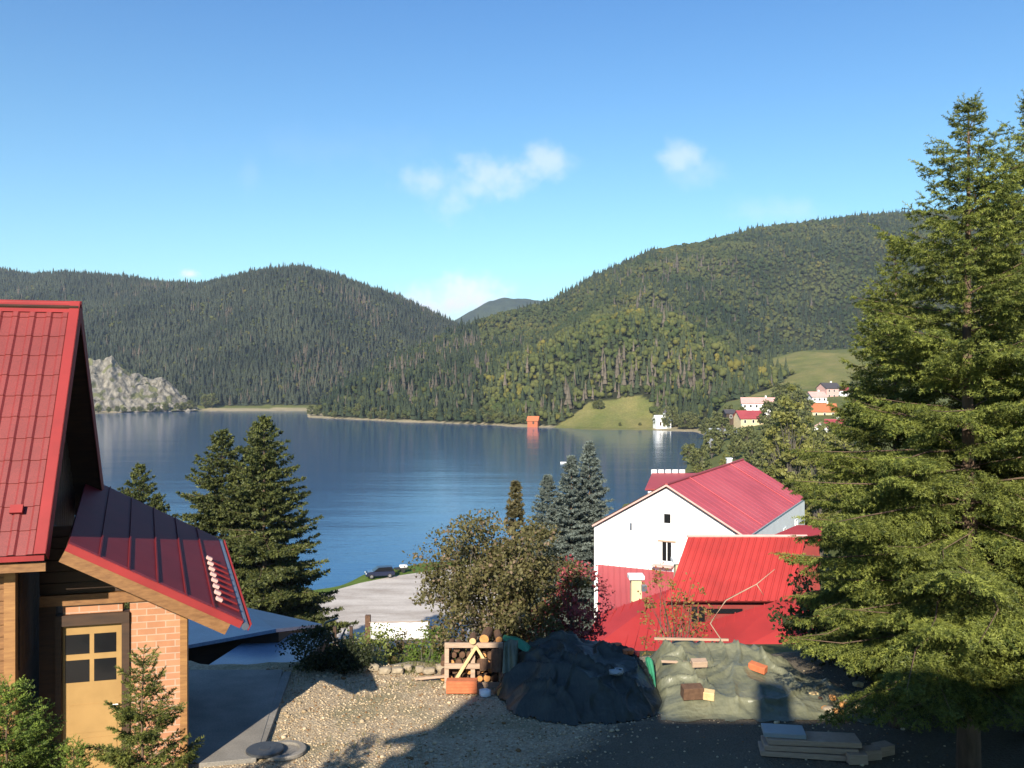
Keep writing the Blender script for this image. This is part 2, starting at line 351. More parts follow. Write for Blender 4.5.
# lake
WL = -21.5
m, t, bs = base_mat('lake water'); bs.inputs['Base Color'].default_value = (.006,.062,.17,1); bs.inputs['Roughness'].default_value = .10; bs.inputs['IOR'].default_value = 1.33
wn = tex_noise(t, .55, 4, .6, stretch=(.6,1.6,1)); wn2 = tex_noise(t, .035, 3, .6, stretch=(.35,1.4,1))
h = math_(t, 'MULTIPLY_ADD', wn2.outputs[0], 6.0, wn.outputs[0])
bump(t, bs, h, .27, .11); M['water'] = m
mb = MB(); mb.add([(-1500,60,WL),(700,60,WL),(700,1300,WL),(-1500,1300,WL)], [(0,1,2,3)])
tag(mb.build('lake', M['water']), kind='structure')

# far hill through the gap
m, t, bs = base_mat('far wooded hill'); n = tex_noise(t, .02, 6, .75); t.links.new(ramp(t, n.outputs[0], [(.35,(.02,.03,.016)),(.65,(.06,.075,.03))]), bs.inputs['Base Color']); bs.inputs['Roughness'].default_value = 1
bs.inputs['Specular IOR Level'].default_value = 0; bump(t, bs, n.outputs[0], 1, 14)
pxs = np.linspace(380, 700, 240); Ys = np.linspace(3000, 4800, 60); PX, YY = np.meshgrid(pxs, Ys); X = (PX-512)/F*YY
sil = curve(PX, [(380,352),(430,334),(460,317),(475,308),(490,301),(504,297.5),(518,298),(545,301),(600,305),(700,330)])
zr = CAMZ + (384-sil)/F*4000; tt = np.clip((YY-3000)/1000, 0, 1)
Z = np.where(YY <= 4000, -30+(zr+30)*(.45*tt+.55*tt*tt*(3-2*tt)), zr-(YY-4000)*.3) + 5*fbm(X.ravel(), YY.ravel(), .03, 9).reshape(X.shape)
i = np.arange(X.size).reshape(X.shape); Fc = np.stack([i[:-1,:-1], i[:-1,1:], i[1:,1:], i[1:,:-1]], -1).reshape(-1, 4)
tag(np_mesh('hill', np.stack([X, YY, Z], -1).reshape(-1, 3), Fc, m, smooth=True), kind='structure')

# parking lot and the lane beyond it
m, t, bs = base_mat('pale gravel lot'); n = tex_noise(t, .25, 6, .65, stretch=(.5,1.5,1)); n2 = tex_noise(t, 3, 4)
c = mixc(t, .5, ramp(t, n.outputs[0], [(.3,(.30,.25,.21)),(.6,(.52,.465,.415))]), ramp(t, n2.outputs[0], [(.3,(.75,.75,.75)),(.7,(1.1,1.1,1.1))]), 'MULTIPLY')
t.links.new(c, bs.inputs['Base Color']); bs.inputs['Roughness'].default_value = .95; M['lot'] = m
def flat_pt(px, py, z): D = (CAMZ-z)*F/(py-384); return ((px-512)/F*D, D, z)
ZL = -21.02
edge = [flat_pt(px, py, ZL) for px, py in ((250,617),(300,603),(325,593),(360,583),(395,576),(430,571),(470,564),(520,557),(560,551))]
near = [flat_pt(px, 668, ZL) for px in (620,560,470,380,300,220)]
mb = MB(); mb.slab(edge + near, .02, (0,0,1)); tag(mb.build('parking_lot', M['lot']), kind='structure')
mb = MB(); mb.slab([flat_pt(px, py, ZL) for px, py in ((562,551),(600,540),(602,548),(585,553),(600,575),(570,580))], .02, (0,0,1))
tag(mb.build('road', M['concrete']), kind='structure')

# yard: a sheet that ends in a bank where the garden drops
m, t, bs = base_mat('gravel yard'); n = tex_noise(t, 38, 4, .7); v = N(t, 'ShaderNodeTexVoronoi'); v.inputs['Scale'].default_value = 26
c0 = N(t, 'ShaderNodeTexCoord'); t.links.new(c0.outputs['Object'], v.inputs['Vector']); big = tex_noise(t, .6, 5, .6)
c = ramp(t, v.outputs['Color'], [(.1,(.30,.22,.135)),(.5,(.40,.31,.20)),(.9,(.50,.41,.285))])
c = mixc(t, .6, c, ramp(t, n.outputs[0], [(.35,(.55,.5,.45)),(.6,(1,1,1))]), 'MULTIPLY')
c = mixc(t, ramp(t, big.outputs[0], [(.50,(0,0,0)),(.64,(.6,.6,.6))]), c, (.13,.125,.055))
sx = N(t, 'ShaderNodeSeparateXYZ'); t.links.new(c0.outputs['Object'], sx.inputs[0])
shade_mask = math_(t, 'MULTIPLY_ADD', big.outputs[0], 1.6, math_(t, 'ADD', math_(t, 'MULTIPLY', sx.outputs[0], .55), math_(t, 'MULTIPLY_ADD', sx.outputs[1], -.42, 5.3)))
c = mixc(t, ramp(t, shade_mask, [(.15,(0,0,0)),(.75,(.86,.86,.86))]), c, mixc(t, n.outputs[0], (.035,.028,.02), (.10,.085,.06)))  # yard shade painted into the colour: darkens to the right and towards the camera
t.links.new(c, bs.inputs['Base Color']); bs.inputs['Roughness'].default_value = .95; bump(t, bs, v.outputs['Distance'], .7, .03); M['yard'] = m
YE = [(-30,19.4),(-9,19.3),(-3,19.0),(1.0,19.4),(6,19.8),(12,19.5),(30,20)]
xs = np.linspace(-30, 30, 241); V = []; rows = 150
for j in range(rows):
    f = j/(rows-1)
    for x in xs:
        ye = np.interp(x, [a for a, b in YE], [b for a, b in YE]) + .12*math.sin(x*2.3) + .08*math.sin(x*5.1)
        if f < .93: y = -16 + (ye+16)*f/.93; z = .05*mnoise.noise(Vector((x*.5, y*.5, 0))) + .015*mnoise.noise(Vector((x*3, y*3, 3)))
        else: q = (f-.93)/.07; y = ye + .55*q; z = -1.7*q**1.3 + .05*mnoise.noise(Vector((x*2, q*3, 5)))
        V.append((x, y, z))
i = np.arange(len(V)).reshape(rows, len(xs)); Fc = np.stack([i[:-1,:-1], i[:-1,1:], i[1:,1:], i[1:,:-1]], -1).reshape(-1, 4)
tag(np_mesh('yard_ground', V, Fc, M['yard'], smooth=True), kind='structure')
def ZY(x, y): return .05*mnoise.noise(Vector((x*.5, y*.5, 0)))
mb = MB(); mb.slab([(-7.2,13.3,.075),(-4.05,14.05,.075),(-4.75,18.4,.075),(-7.4,18.4,.075)], .12, (0,0,1)); tag(mb.build('path', M['concrete'], bevel=.01), kind='structure')
mb = MB()                                # open drain channel beside the slab
mb.slab([(-4.42,14.2,.065),(-4.02,14.2,.065),(-4.55,18.3,.065),(-4.70,18.3,.065)], .1, (0,0,1))
tag(mb.build('drain_channel', M['concrete']), 'narrow concrete drain channel beside the shaded slab', 'drain')

# ---------------------------------------------------------------- rock cliff on the far shore
def cliff():
    tops = [(80,360),(95,362),(104,362),(112,357),(118,366),(128,374),(140,377),(152,380),(162,379),(170,385),(180,394),(190,402),(198,410)]
    nu, nv = 150, 70; V = []; C = []
    for j in range(nv):
        for i in range(nu):
            px = 80+118*i/(nu-1); f = j/(nv-1); D0, D1 = 836+(px-80)*.5, 880+(px-80)*.42
            yt = np.interp(px, [a for a, b in tops], [b for a, b in tops])-2; D = D0+(D1-D0)*f**.8
            zb = -21.2; zt = CAMZ+(384-yt)/F*D1
            p = Vector(((px-512)/F*D, D, zb+(zt-zb)*f))
            q = Vector((p.x*.045, p.y*.045, p.z*.035)); cl = mnoise.cell(Vector((p.x*.09+mnoise.noise(q*2), p.y*.02, p.z*.11+mnoise.noise(q*2+Vector((5,0,0))))))
            d = .5*(8*mnoise.fractal(q, 1, 2, 3) + 3.5*cl + 4*abs(mnoise.noise(Vector((p.x*.16+p.z*.05, 3, p.z*.03)))) + 1.6*mnoise.cell(Vector((p.x*.25, 7, p.z*.2))))
            if f == 0: d = 0
            p.y -= d; p.x += d*.3; p.z += 2.5*mnoise.noise(q*4); V.append(p)
            g = .21+.11*mnoise.noise(q*6)+.07*mnoise.noise(q*14); veg = mnoise.noise(q*3.1+Vector((9,3,1)))
            C.append((g*1.05, g*.94, g*.78) if veg < .16 + .2*f else (.13,.13,.06))
    i = np.arange(nu*nv).reshape(nv, nu); Fc = np.stack([i[:-1,:-1], i[:-1,1:], i[1:,1:], i[1:,:-1]], -1).reshape(-1, 4)
    mm, t, bs = base_mat('pale limestone'); a = N(t, 'ShaderNodeAttribute', attribute_name='tint'); n = tex_noise(t, .25, 6, .7, stretch=(1,1,.4))
    t.links.new(mixc(t, 1, a.outputs[0], ramp(t, n.outputs[0], [(.3,(.45,.45,.45)),(.65,(1.2,1.2,1.2))]), 'MULTIPLY'), bs.inputs['Base Color']); bs.inputs['Roughness'].default_value = 1
    bump(t, bs, n.outputs[0], 1, 2.5)
    tag(np_mesh('rock_cliff', [tuple(p) for p in V], Fc, mm, C), 'pale broken limestone cliff at the foot of the far wooded hill', 'cliff')
cliff()

# ---------------------------------------------------------------- far forest (one mass per hill)
def ico(sub):
    bm = bmesh.new(); bmesh.ops.create_icosphere(bm, subdivisions=sub, radius=1); V = np.array([v.co[:] for v in bm.verts]); Fc = np.array([[v.index for v in f.verts] for f in bm.faces]); bm.free(); return V, Fc
def conifer_template(r):
    V = []; Fc = []; n = 7
    for k, (z0, z1, rad) in enumerate(((.06,.48,1.0),(.26,.68,.78),(.46,.86,.55),(.66,1.0,.33))):
        b = len(V); V.append((0,0,z1))
        for j in range(n):
            q = 6.283*(j+r.uniform(-.35,.35))/n+k*.4; rr = rad*r.uniform(.6,1.15); V.append((rr*math.cos(q), rr*math.sin(q), z0+r.uniform(-.05,.05)))
        for j in range(n): Fc.append((b, b+1+j, b+1+(j+1)%n))
    return np.array(V), np.array(Fc)
def broad_template(r):
    V0, F0 = ico(1); V = []; Fc = []
    for k in range(5):
        c = np.array([r.uniform(-.45,.45), r.uniform(-.45,.45), r.uniform(.38,.78)]) if k else np.array([0,0,.55]); s = r.uniform(.42,.62)
        v = V0*(s*r.uniform(.72,1.2,(len(V0),1)))*np.array([1,1,.52])+c; Fc.append(F0+len(V0)*k); V.append(v)
    return np.concatenate(V), np.concatenate(Fc)
r_ = np.random.default_rng(11)
CT = [conifer_template(r_) for _ in range(6)]; BT = [broad_template(r_) for _ in range(6)]
def scatter(templates, X, Y, Z, h, rad, col, jit=.20):
    n = len(X); which = rng.integers(0, len(templates), n); VV = []; FF = []; CC = []; b = 0
    for k, (V, Fc) in enumerate(templates):
        idx = np.where(which == k)[0]
        if not len(idx): continue
        a = rng.uniform(0, 6.283, len(idx)); ca, sa = np.cos(a), np.sin(a)
        x = V[:,0][None]*ca[:,None]-V[:,1][None]*sa[:,None]; y = V[:,0][None]*sa[:,None]+V[:,1][None]*ca[:,None]
        P3 = np.stack([x*rad[idx,None]+X[idx,None], y*rad[idx,None]+Y[idx,None], V[:,2][None]*h[idx,None]+Z[idx,None]], -1)
        VV.append(P3.reshape(-1,3)); FF.append((Fc[None]+(np.arange(len(idx))*len(V))[:,None,None]).reshape(-1,3)+b); b += len(idx)*len(V)
        CC.append((col[idx][:,None,:]*rng.uniform(1-jit,1+jit,(len(idx),len(V),1))).reshape(-1,3))
    return np.concatenate(VV), np.concatenate(FF), np.concatenate(CC)
def forest(name, cols, pxr, Yr, sp, label):
    """trees on a jittered grid in metres; keep the slopes that face the lake"""
    x0, x1 = (pxr[0]-512)/F*Yr[1] if pxr[0] < 512 else (pxr[0]-512)/F*Yr[0], (pxr[1]-512)/F*Yr[1]
    gx, gy = np.meshgrid(np.arange(min(x0, (pxr[0]-512)/F*Yr[0]), max(x1, (pxr[1]-512)/F*Yr[0]), sp), np.arange(Yr[0], Yr[1], sp*1.15))
    X = gx.ravel()+rng.uniform(-.5,.5,gx.size)*sp; Y = gy.ravel()+rng.uniform(-.5,.5,gx.size)*sp
    Z, px = height(X, Y); fm, _, ta, tb, td = forest_mask(px, Y, Z)
    za, _ = hill(px, Y, SIL_A, YR_A, YF_A, 13); zb, _ = hill(px, Y, SIL_B, YR_B, YF_B, 11); zd, _ = hill(px, Y, SIL_D, YR_D, YF_D, 11, .15)
    isA = (za >= np.maximum(zb, zd)); isD = (zd >= np.maximum(za, zb))
    tcur = np.where(isA, ta, np.where(isD, td, tb))
    keep = fm & (px > pxr[0]) & (px < pxr[1]) & ((tcur < 1.06) | (Y < 730) & (px > 700))
    # drop what another ridge hides
    el = (Z+14-CAMZ)/Y; u = (px-512)/F
    for (s, yr, th) in ((SIL_D, YR_D, 6), (SIL_B, YR_B, 0)):
        hid = (Y > curve(px, yr)*1.05) & (el < (384-curve(px, s)-5)/F) & (px > 310); keep &= ~hid
    X, Y, Z, px, isA, isD, tcur = (q[keep] for q in (X, Y, Z, px, isA, isD, tcur)); n = len(X)
    patch = fbm(X, Y, .016, 21); patch2 = fbm(X, Y, .05, 31); u1 = rng.uniform(0, 1, n)
    pcon = np.where(isA, .90-.25*(patch > .5), np.where(isD, .42+.3*patch-.25*tcur, .20+.35*patch)); pcon = np.where((px < 480) & ~isA, .62, pcon)
    con = u1 < pcon
    pz = fbm(X, Y, .02, 61); pdead = np.where(isA, .02+.22*(pz > .55), np.where((px > 330) & (px < 760), .03+.34*(pz > .18)*(tcur > .12)*(tcur < .8), .02))
    dead = con & (rng.uniform(0,1,n) < pdead*1.6)
    g = np.clip(.5+.55*fbm(X, Y, .03, 41)+rng.normal(0,.22,n), 0, 1)[:,None]
    c_con = np.where(isA[:,None], np.array([.024,.031,.022])*(1-g)+np.array([.046,.054,.036])*g, np.array([.026,.038,.022])*(1-g)+np.array([.052,.064,.034])*g)
    c_br = np.array([.042,.058,.022])*(1-g)+np.array([.092,.098,.034])*g; c_br = np.where(isA[:,None], c_br*.75, c_br)
    yel = (rng.uniform(0,1,n) < np.clip(.10+.25*patch2, 0, .5))[:,None]; c_br = np.where(yel, c_br*np.array([1.45,1.2,.9]), c_br)
    c_de = (np.array([.085,.072,.054])*(1-g)+np.array([.14,.115,.088])*g)*np.where(isA, .72, 1.0)[:,None]
    col = np.where(dead[:,None], c_de, np.where(con[:,None], c_con, c_br))
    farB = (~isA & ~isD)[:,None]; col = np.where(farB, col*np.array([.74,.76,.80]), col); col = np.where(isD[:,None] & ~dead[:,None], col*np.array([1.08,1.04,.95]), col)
    hh = np.where(con, rng.uniform(13,22,n), rng.uniform(7,12.5,n))*np.where(isA & (Y < 1000), 1.0, .95); hh = hh*np.where(isA, .68, .70)*np.exp(rng.normal(0,.16,n)); hh = np.where(tcur > .93, hh*.9, hh)
    rr = np.where(con, hh*rng.uniform(.17,.27,n), hh*rng.uniform(.38,.62,n)); rr = np.where(dead, rr*.7, rr)
    A = scatter(CT, X[con], Y[con], Z[con]-.5, hh[con], rr[con], col[con]); b = ~con
    V, Fc, C = A
    if b.any():
        B = scatter(BT, X[b], Y[b], Z[b]-1, hh[b], rr[b], col[b]); V = np.concatenate([V, B[0]]); Fc = np.concatenate([Fc, B[1]+len(A[0])]); C = np.concatenate([C, B[2]])
    tag(np_mesh(name, V, Fc, M['forest'], C), label, 'forest', kind='stuff'); print(name, n, len(Fc))
forest('forest', None, (-60, 308), (820, 1850), 4.7, 'dark spruce forest over the hill left of the lake')
forest('forest', None, (308, 700), (540, 1650), 4.8, 'mixed forest with grey dead spruces on the hill behind the lake')
forest('forest', None, (700, 1120), (540, 1680), 5.4, 'broadleaf forest on the long ridge behind the village')
# ---------------------------------------------------------------- building helpers
def ribbed(p0, u, v, sp, rh, step=0, sh=0, wide=.25):
    """metal sheet: ribs run along v, optional tile steps across v; returns an MB"""
    p0, u, v = Vector(p0), Vector(u), Vector(v); n = u.cross(v).normalized()
    if n.z < 0: n = -n
    U, Vn = u.normalized(), v.normalized(); Lu, Lv = u.length, v.length
    us = []; k = int(Lu/sp)
    for i in range(k+1):
        b = i*sp
        for f, h in ((0,0),(1-2*wide,0),(1-1.5*wide,1),(1-.5*wide,1),(1,0)):
            q = b+f*sp*.999
            if q <= Lu: us.append((q, h*rh))
    us.append((Lu, 0)); vs = []
    if step:
        m = int(Lv/step)
        for j in range(m+1):
            a, b = j*step, min((j+1)*step, Lv)
            if b-a > .01: vs += [(a, sh), (b-.004, 0)]
    else: vs = [(0,0),(Lv,0)]
    mb = MB(); V = [p0+U*a+Vn*b+n*(h+hh) for b, hh in vs for a, h in us]; w_ = len(us)
    return mb.add(V, [(j*w_+i, j*w_+i+1, (j+1)*w_+i+1, (j+1)*w_+i) for j in range(len(vs)-1) for i in range(w_-1)])
def wallpoly(pts, th, n): mb = MB(); mb.slab(pts, th, n); return mb

# ---------------------------------------------------------------- chalet on the left
a_ = Vector((-.9648,-.263,0)); n_ = Vector((-.263,.9648,0))
E1, RG, E3 = Vector((-6.32,12,3.69)), Vector((-6.92,14.2,7.30)), Vector((-7.52,16.4,3.69))
ch = thing('chalet', 'timber chalet with steep red metal roof, porch door and lean-to porch roof', 'chalet', (-8, 14, 0))
LR = 8.0
ribbed(E1, a_*LR, RG-E1, .235, .024, .36, .014).build('roof', M['red_tile'], ch)
mb = MB(); nf = (a_*LR).cross(RG-E1).normalized(); nf = nf if nf.z > 0 else -nf; nb = Vector((-nf.x, -nf.y, nf.z)); 
mb.slab([E1-nf*.012, E1+a_*LR-nf*.012, RG+a_*LR-nf*.012, RG-nf*.012], .12, nf); mb.build('roof_boarding', M['timber_dark'], ch)
mb = MB(); nb = (RG-E3).cross(a_*LR).normalized(); nb = nb if nb.z > 0 else -nb
mb.slab([E3, E3+a_*LR, RG+a_*LR, RG], .10, nb); mb.build('roof', M['red_tile'], ch)
mb = MB(); mb.slab([E3-nb*.102, E3+a_*LR-nb*.102, RG+a_*LR-nb*.102, RG-nb*.102], .05, nb); mb.build('roof_boarding', M['timber_dark'], ch)
mb = MB(); mb.tube([RG-a_*.03+Vector((0,0,-.03)), RG+a_*LR+Vector((0,0,-.03))], .055, 10)
mb.slab([RG-a_*.02+nf*.035, RG+a_*LR+nf*.035, RG+a_*LR+nf*.035+(E1-RG).normalized()*.22, RG-a_*.02+nf*.035+(E1-RG).normalized()*.22], .008, nf); mb.build('ridge_cap', M['red_trim'], ch)
mb = MB(); vd = (RG-E1).normalized(); o1 = -a_*.02
mb.slab([E1+o1+nf*.045, RG+o1+nf*.045, RG+a_*.13+nf*.045, E1+a_*.13+nf*.045], .01, nf)
mb.slab([E1+o1+nf*.045, RG+o1+nf*.045, RG+o1-nf*.16, E1+o1-nf*.16], .012, -a_); mb.build('verge_trim', M['red_trim'], ch)
mb = MB(); vd3 = (RG-E3).normalized(); mb.slab([E3+o1+nb*.03, RG+o1+nb*.03, RG+o1-nb*.17, E3+o1-nb*.17], .012, -a_); mb.build('verge_trim', M['dark_red_wall'], ch)
mb = MB(); mb.bar(E1-n_*.03+Vector((0,0,-.035)), E1-n_*.03+a_*LR+Vector((0,0,-.035)), .03, .07); mb.build('eave_trim', M['red_trim'], ch)
mb = MB(); mb.bar(E1+n_*.06+Vector((0,0,-.17)), E1+n_*.06+a_*LR+Vector((0,0,-.17)), .05, .12); mb.build('fascia_board', M['timber_h'], ch)
mb = MB(); q = E1+nf*.06+vd*.66+a_*.42; mb.box(q, (.16,.12,.05), Matrix((a_, vd, nf)).transposed()); mb.build('roof_vent', M['red_trim'], ch)
# main walls
W0 = E1 + a_*.46 + n_*.42
def at_w(s, d=0, z=0): return Vector((W0.x, W0.y, 0)) - a_*s + n_*d + Vector((0,0,z))       # s to the right along the front, d inwards
mb = MB(); mb.slab([at_w(-7,0,0), at_w(0,0,0), at_w(0,0,4.1), at_w(-7,0,4.1)], .14, -n_)
for k in range(24): z = .12+k*.165; mb.bar(at_w(-7,-.012,z), at_w(-.14,-.012,z), .02, .155)
mb.build('wall', M['timber_h'], ch)
mb = MB(); mb.bar(at_w(-.06,-.035,0), at_w(-.06,-.035,4.05), .14, .06, up=tuple(n_)); mb.build('corner_post', M['timber'], ch)
d1 = 3.72
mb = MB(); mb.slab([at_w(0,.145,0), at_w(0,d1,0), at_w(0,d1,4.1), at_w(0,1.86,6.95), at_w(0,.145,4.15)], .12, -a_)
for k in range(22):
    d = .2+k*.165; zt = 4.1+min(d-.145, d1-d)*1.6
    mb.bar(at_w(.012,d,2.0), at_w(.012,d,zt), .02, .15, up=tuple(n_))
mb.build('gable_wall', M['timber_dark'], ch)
# porch: door wall set back under the lean-to roof
PB = Vector((-6.36,13.2,0))
def at_p(s, d=0, z=0): return PB - a_*s + n_*d + Vector((0,0,z))
def prect(mb, s0, s1, z0, z1, d0, d1): c = at_p((s0+s1)/2, (d0+d1)/2, (z0+z1)/2); return mb.box(c, (s1-s0, d1-d0, z1-z0), Matrix((-a_, n_, Vector((0,0,1)))).transposed())
prect(MB(), .625, 1.335, .05, 2.72, .0, .18).build('brick_wall', M['brick'], ch)
prect(MB(), -.30, .52, 2.58, 2.72, .02, .18).build('brick_wall', M['brick'], ch)
mb = MB(); prect(mb, -.62, -.395, .05, 2.72, .03, .15); mb.build('wall', M['timber_dark'], ch)
prect(MB(), 1.338, 1.44, .05, 2.72, -.03, .20).build('corner_post', M['timber'], ch)
prect(MB(), -.60, 1.46, 2.723, 2.88, -.04, .16).build('beam', M['timber_h'], ch)
mb = MB(); prect(mb, .515, .622, .05, 2.57, -.04, .16); prect(mb, -.392, -.31, .05, 2.57, -.04, .16); prect(mb, -.392, .622, 2.42, 2.577, -.05, .165); mb.build('door_frame', M['timber_dark'], ch)
dr = prect(MB(), -.305, .512, .12, 2.415, .03, .09).build('door', M['door'], ch)
for s0, s1 in ((-.27,.06),(.125,.43)):
    for z0, z1 in ((1.98,2.27),(1.56,1.89)):
        prect(MB(), s0, s1, z0, z1, .024, .034).build('pane', M['glass_dark'], dr)
mb = MB()
for z in (.3,.8): prect(mb, -.22, .44, z, z+.42, .022, .031)
mb.build('door_panel', M['door'], dr)
mb = MB(); mb.tube([at_p(.46,.03,1.2), at_p(.46,-.03,1.2), at_p(.36,-.03,1.2)], .012, 6); mb.build('handle', M['chrome'], dr)
mb = MB(); mb.slab([at_p(-.62,.05,2.883), at_p(1.46,.05,2.883), at_p(1.46,.05,2.80+.12), at_p(-.62,.05,4.0)], .08, -n_)
for k in range(6):
    z = 2.89+k*.17; sr = 1.40-(z-2.9)/.545*1.03
    if sr > -.5: prect(mb, -.60, sr, z, z+.155, .025, .055)
mb.build('porch_gable_boards', M['timber_dark'], ch)
P0, P1 = Vector((-6.1,12.2,3.80)), Vector((-3.88,12.8,2.57)); P2 = Vector((-5.63,17,3.05)); P3 = P0+P2-P1
mb = MB(); dv_ = Vector((P2.x-P1.x, P2.y-P1.y, 0)).normalized(); c0 = at_p(1.44,.2,0); c1 = c0+dv_*3.6; nn = Vector((dv_.y,-dv_.x,0))
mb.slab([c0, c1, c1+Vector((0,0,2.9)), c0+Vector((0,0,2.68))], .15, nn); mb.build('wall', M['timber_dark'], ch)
pn = (P1-P0).cross(P3-P0).normalized(); pn = pn if pn.z > 0 else -pn
pr = MB(); pr.slab([P0, P1, P2, P3], .05, pn); pr = pr.build('porch_roof', M['porch_red'], ch)
e_ = (P2-P1); s_ = (P0-P1).normalized()
for k in range(1, 6): q = P1+s_*(.43*k+.02); mb = MB(); mb.bar(q+pn*.012, q+e_+pn*.012, .022, .026, up=tuple(pn)); mb.build('seam', M['porch_red'], pr)
for k in range(8):
    q = P1+s_*.36+e_*(.09+.066*k)+pn*.045
    mb = MB(); mb.box(q, (.10,.085,.05), Matrix((s_, e_.normalized(), pn)).transposed()); mb.build('snow_guard', M['pink_wall'], pr, bevel=.008)
    mb = MB(); mb.bar(P1+s_*.02+e_*(.09+.066*k)+pn*.01, P1+s_*.33+e_*(.09+.066*k)+pn*.01, .035, .03, up=tuple(pn)); mb.build('seam', M['porch_red'], pr)
mb = MB(); o = Vector((0,0,-.02)); mb.slab([P0+pn*.012-n_*.015, P1+pn*.012-n_*.015, P1-pn*.10-n_*.015, P0-pn*.10-n_*.015], .012, -n_)
mb.slab([P0+pn*.014-n_*.015, P1+pn*.014-n_*.015, P1+pn*.014+e_*.02, P0+pn*.014+e_*.02], .01, pn); mb.build('verge_trim', M['red_trim'], ch)
mb = MB(); mb.bar(P0-pn*.19+n_*.04, P1-pn*.19+n_*.04-s_*-.14, .045, .17, up=tuple(pn)); mb.build('barge_board', M['timber_h'], ch)
mb = MB(); g0, g1 = P1-s_*.06-pn*.05, P2-s_*.06-pn*.05; mb.tube([g0, g1], .055, 10); mb.build('gutter', M['gutter'], ch)
mb = MB(); mb.bar(P1-s_*.12-pn*.03, P2-s_*.12-pn*.03, .012, .11, up=tuple(pn)); mb.build('gutter_edge', M['red_trim'], ch)
mb = MB(); mb.slab([P0-pn*.052+e_*.01, P1-pn*.052+s_*.05+e_*.01, P2-pn*.052+s_*.05, P3-pn*.052], .03, pn); mb.build('roof_boarding', M['timber_dark'], ch)

# ---------------------------------------------------------------- sheds behind the chalet (sheet roofs just above yard level)
def sheet(pts, m, name, parent, th=.06):
    pts = [P(*q) for q in pts]; mb = MB(); n = (pts[1]-pts[0]).cross(pts[2]-pts[0]).normalized(); n = n if n.z > 0 else -n
    mb.slab(pts, th, n); return mb.build(name, m, parent)
sh = thing('shed', 'low shed with grey blue sheet roof at the end of the shaded slab', 'shed', (-5.5, 20, -1.3))
A4 = [(196,673,18.75),(289,672,18.75),(334,633,23.2),(258,633,22.8)]
sheet(A4, M['blue_sheet'], 'roof', sh)
q = [P(*k) for k in A4]; mb = MB(); mb.slab([q[0]+Vector((.1,.15,-.07)), q[1]+Vector((-.1,.15,-.07)), q[2]+Vector((-.1,-.1,-.07)), q[3]+Vector((.1,-.1,-.07))], 1.35, (0,0,1)); mb.build('wall', M['timber_dark'], sh)
mb = MB(); mb.bar(q[0]+Vector((0,-.03,-.03)), q[1]+Vector((0,-.03,-.03)), .03, .07); mb.build('eave_trim', M['gutter'], sh)
sh2 = thing('shed', 'higher grey blue shed roof half hidden by the chalet porch', 'shed', (-7, 23, -1.3))
B4 = [(150,652,20.6),(276,629,21.6),(322,624,25.5),(240,606,26.5),(140,610,26)]
sheet(B4, M['blue_sheet'], 'roof', sh2, .08)
q = [P(*k) for k in B4]; mb = MB(); mb.slab([k+Vector((0,.25,-.09)) for k in q[:2]]+[k+Vector((-.15,-.1,-.09)) for k in q[2:]], 1.6, (0,0,1)); mb.build('wall', M['timber_dark'], sh2)

# ---------------------------------------------------------------- white house and the red roofs in front of it
def window(mat_glass, parent, c, x, y, wd, ht, frame='white_paint', mull=True):
    """c centre on the wall plane, x right, y outward normal"""
    z = Vector((0,0,1)); m3 = Matrix((x, -y, z)).transposed()
    mb = MB()
    for s in (-1,1): mb.box(c+x*s*(wd/2)+y*.02, (.09,.07,ht+.09), m3); mb.box(c+z*s*(ht/2)+y*.021, (wd-.09,.07,.09), m3)
    if mull: mb.box(c+y*.018, (.06,.05,ht-.09), m3)
    f = mb.build('window', M[frame], parent)
    MB().box(c+y*.002, (wd-.08,.03,ht-.08), m3).build('pane', M[mat_glass], f); return f
wh = thing('white_house', 'large white gabled house with dull red roof above the lake', 'house', (13, 66, -13))
th_ = R(27.5); u_ = Vector((math.cos(th_), -math.sin(th_), 0)); v_ = Vector((math.sin(th_), math.cos(th_), 0)); Z3 = Vector((0,0,1))
AP = Vector((10.45, 60, -.83)); wv = 5.4; Lh = 22.5; rise = 3.15; GB = -14.5
base = Vector((AP.x, AP.y, 0))
def wp(s, d, z): return base + u_*s + v_*d + Z3*z
ez = AP.z - rise
mb = MB(); iw = wv-.02
prof = [(-iw, GB), (iw, GB), (iw, ez-.10), (0, AP.z-.16), (-iw, ez-.10)]
mb.add([wp(s, .3, z) for s, z in prof]+[wp(s, Lh-.3, z) for s, z in prof], [(0,1,2,3,4),(9,8,7,6,5),(0,5,6,1),(1,6,7,2),(2,7,8,3),(3,8,9,4),(4,9,5,0)])
mb.build('wall', M['white_wall'], wh)
ribbed(wp(wv,0,ez), v_*Lh, wp(0,0,AP.z)-wp(wv,0,ez), 1.1, .012, wide=.03).build('roof', M['rose_roof'], wh)
ribbed(wp(-wv,0,ez), v_*Lh, wp(0,0,AP.z)-wp(-wv,0,ez), 1.1, .012, wide=.03).build('roof', M['rose_roof'], wh)
mb = MB()
for s in (1,-1): mb.slab([wp(s*wv,0.01,ez-.03), wp(s*wv,Lh-.01,ez-.03), wp(0,Lh-.01,AP.z-.03), wp(0,.01,AP.z-.03)], .12)
mb.build('roof_boarding', M['timber_dark'], wh)
mb = MB(); mb.tube([wp(0,0,AP.z+.04), wp(0,Lh,AP.z+.04)], .10, 8); mb.build('ridge_cap', M['red_rose'], wh)
for s in (1,-1):
    mb = MB(); mb.bar(wp(s*wv,-.03,ez-.02), wp(0,-.03,AP.z-.02), .04, .11, up=(0,0,1)); mb.build('verge_board', M['pink_wall'], wh)
mb = MB(); mb.tube([wp(wv+.015,0,ez-.0), wp(wv+.015,Lh,ez-.0)], .045, 8); mb.build('gutter', M['grey_roof'], wh)
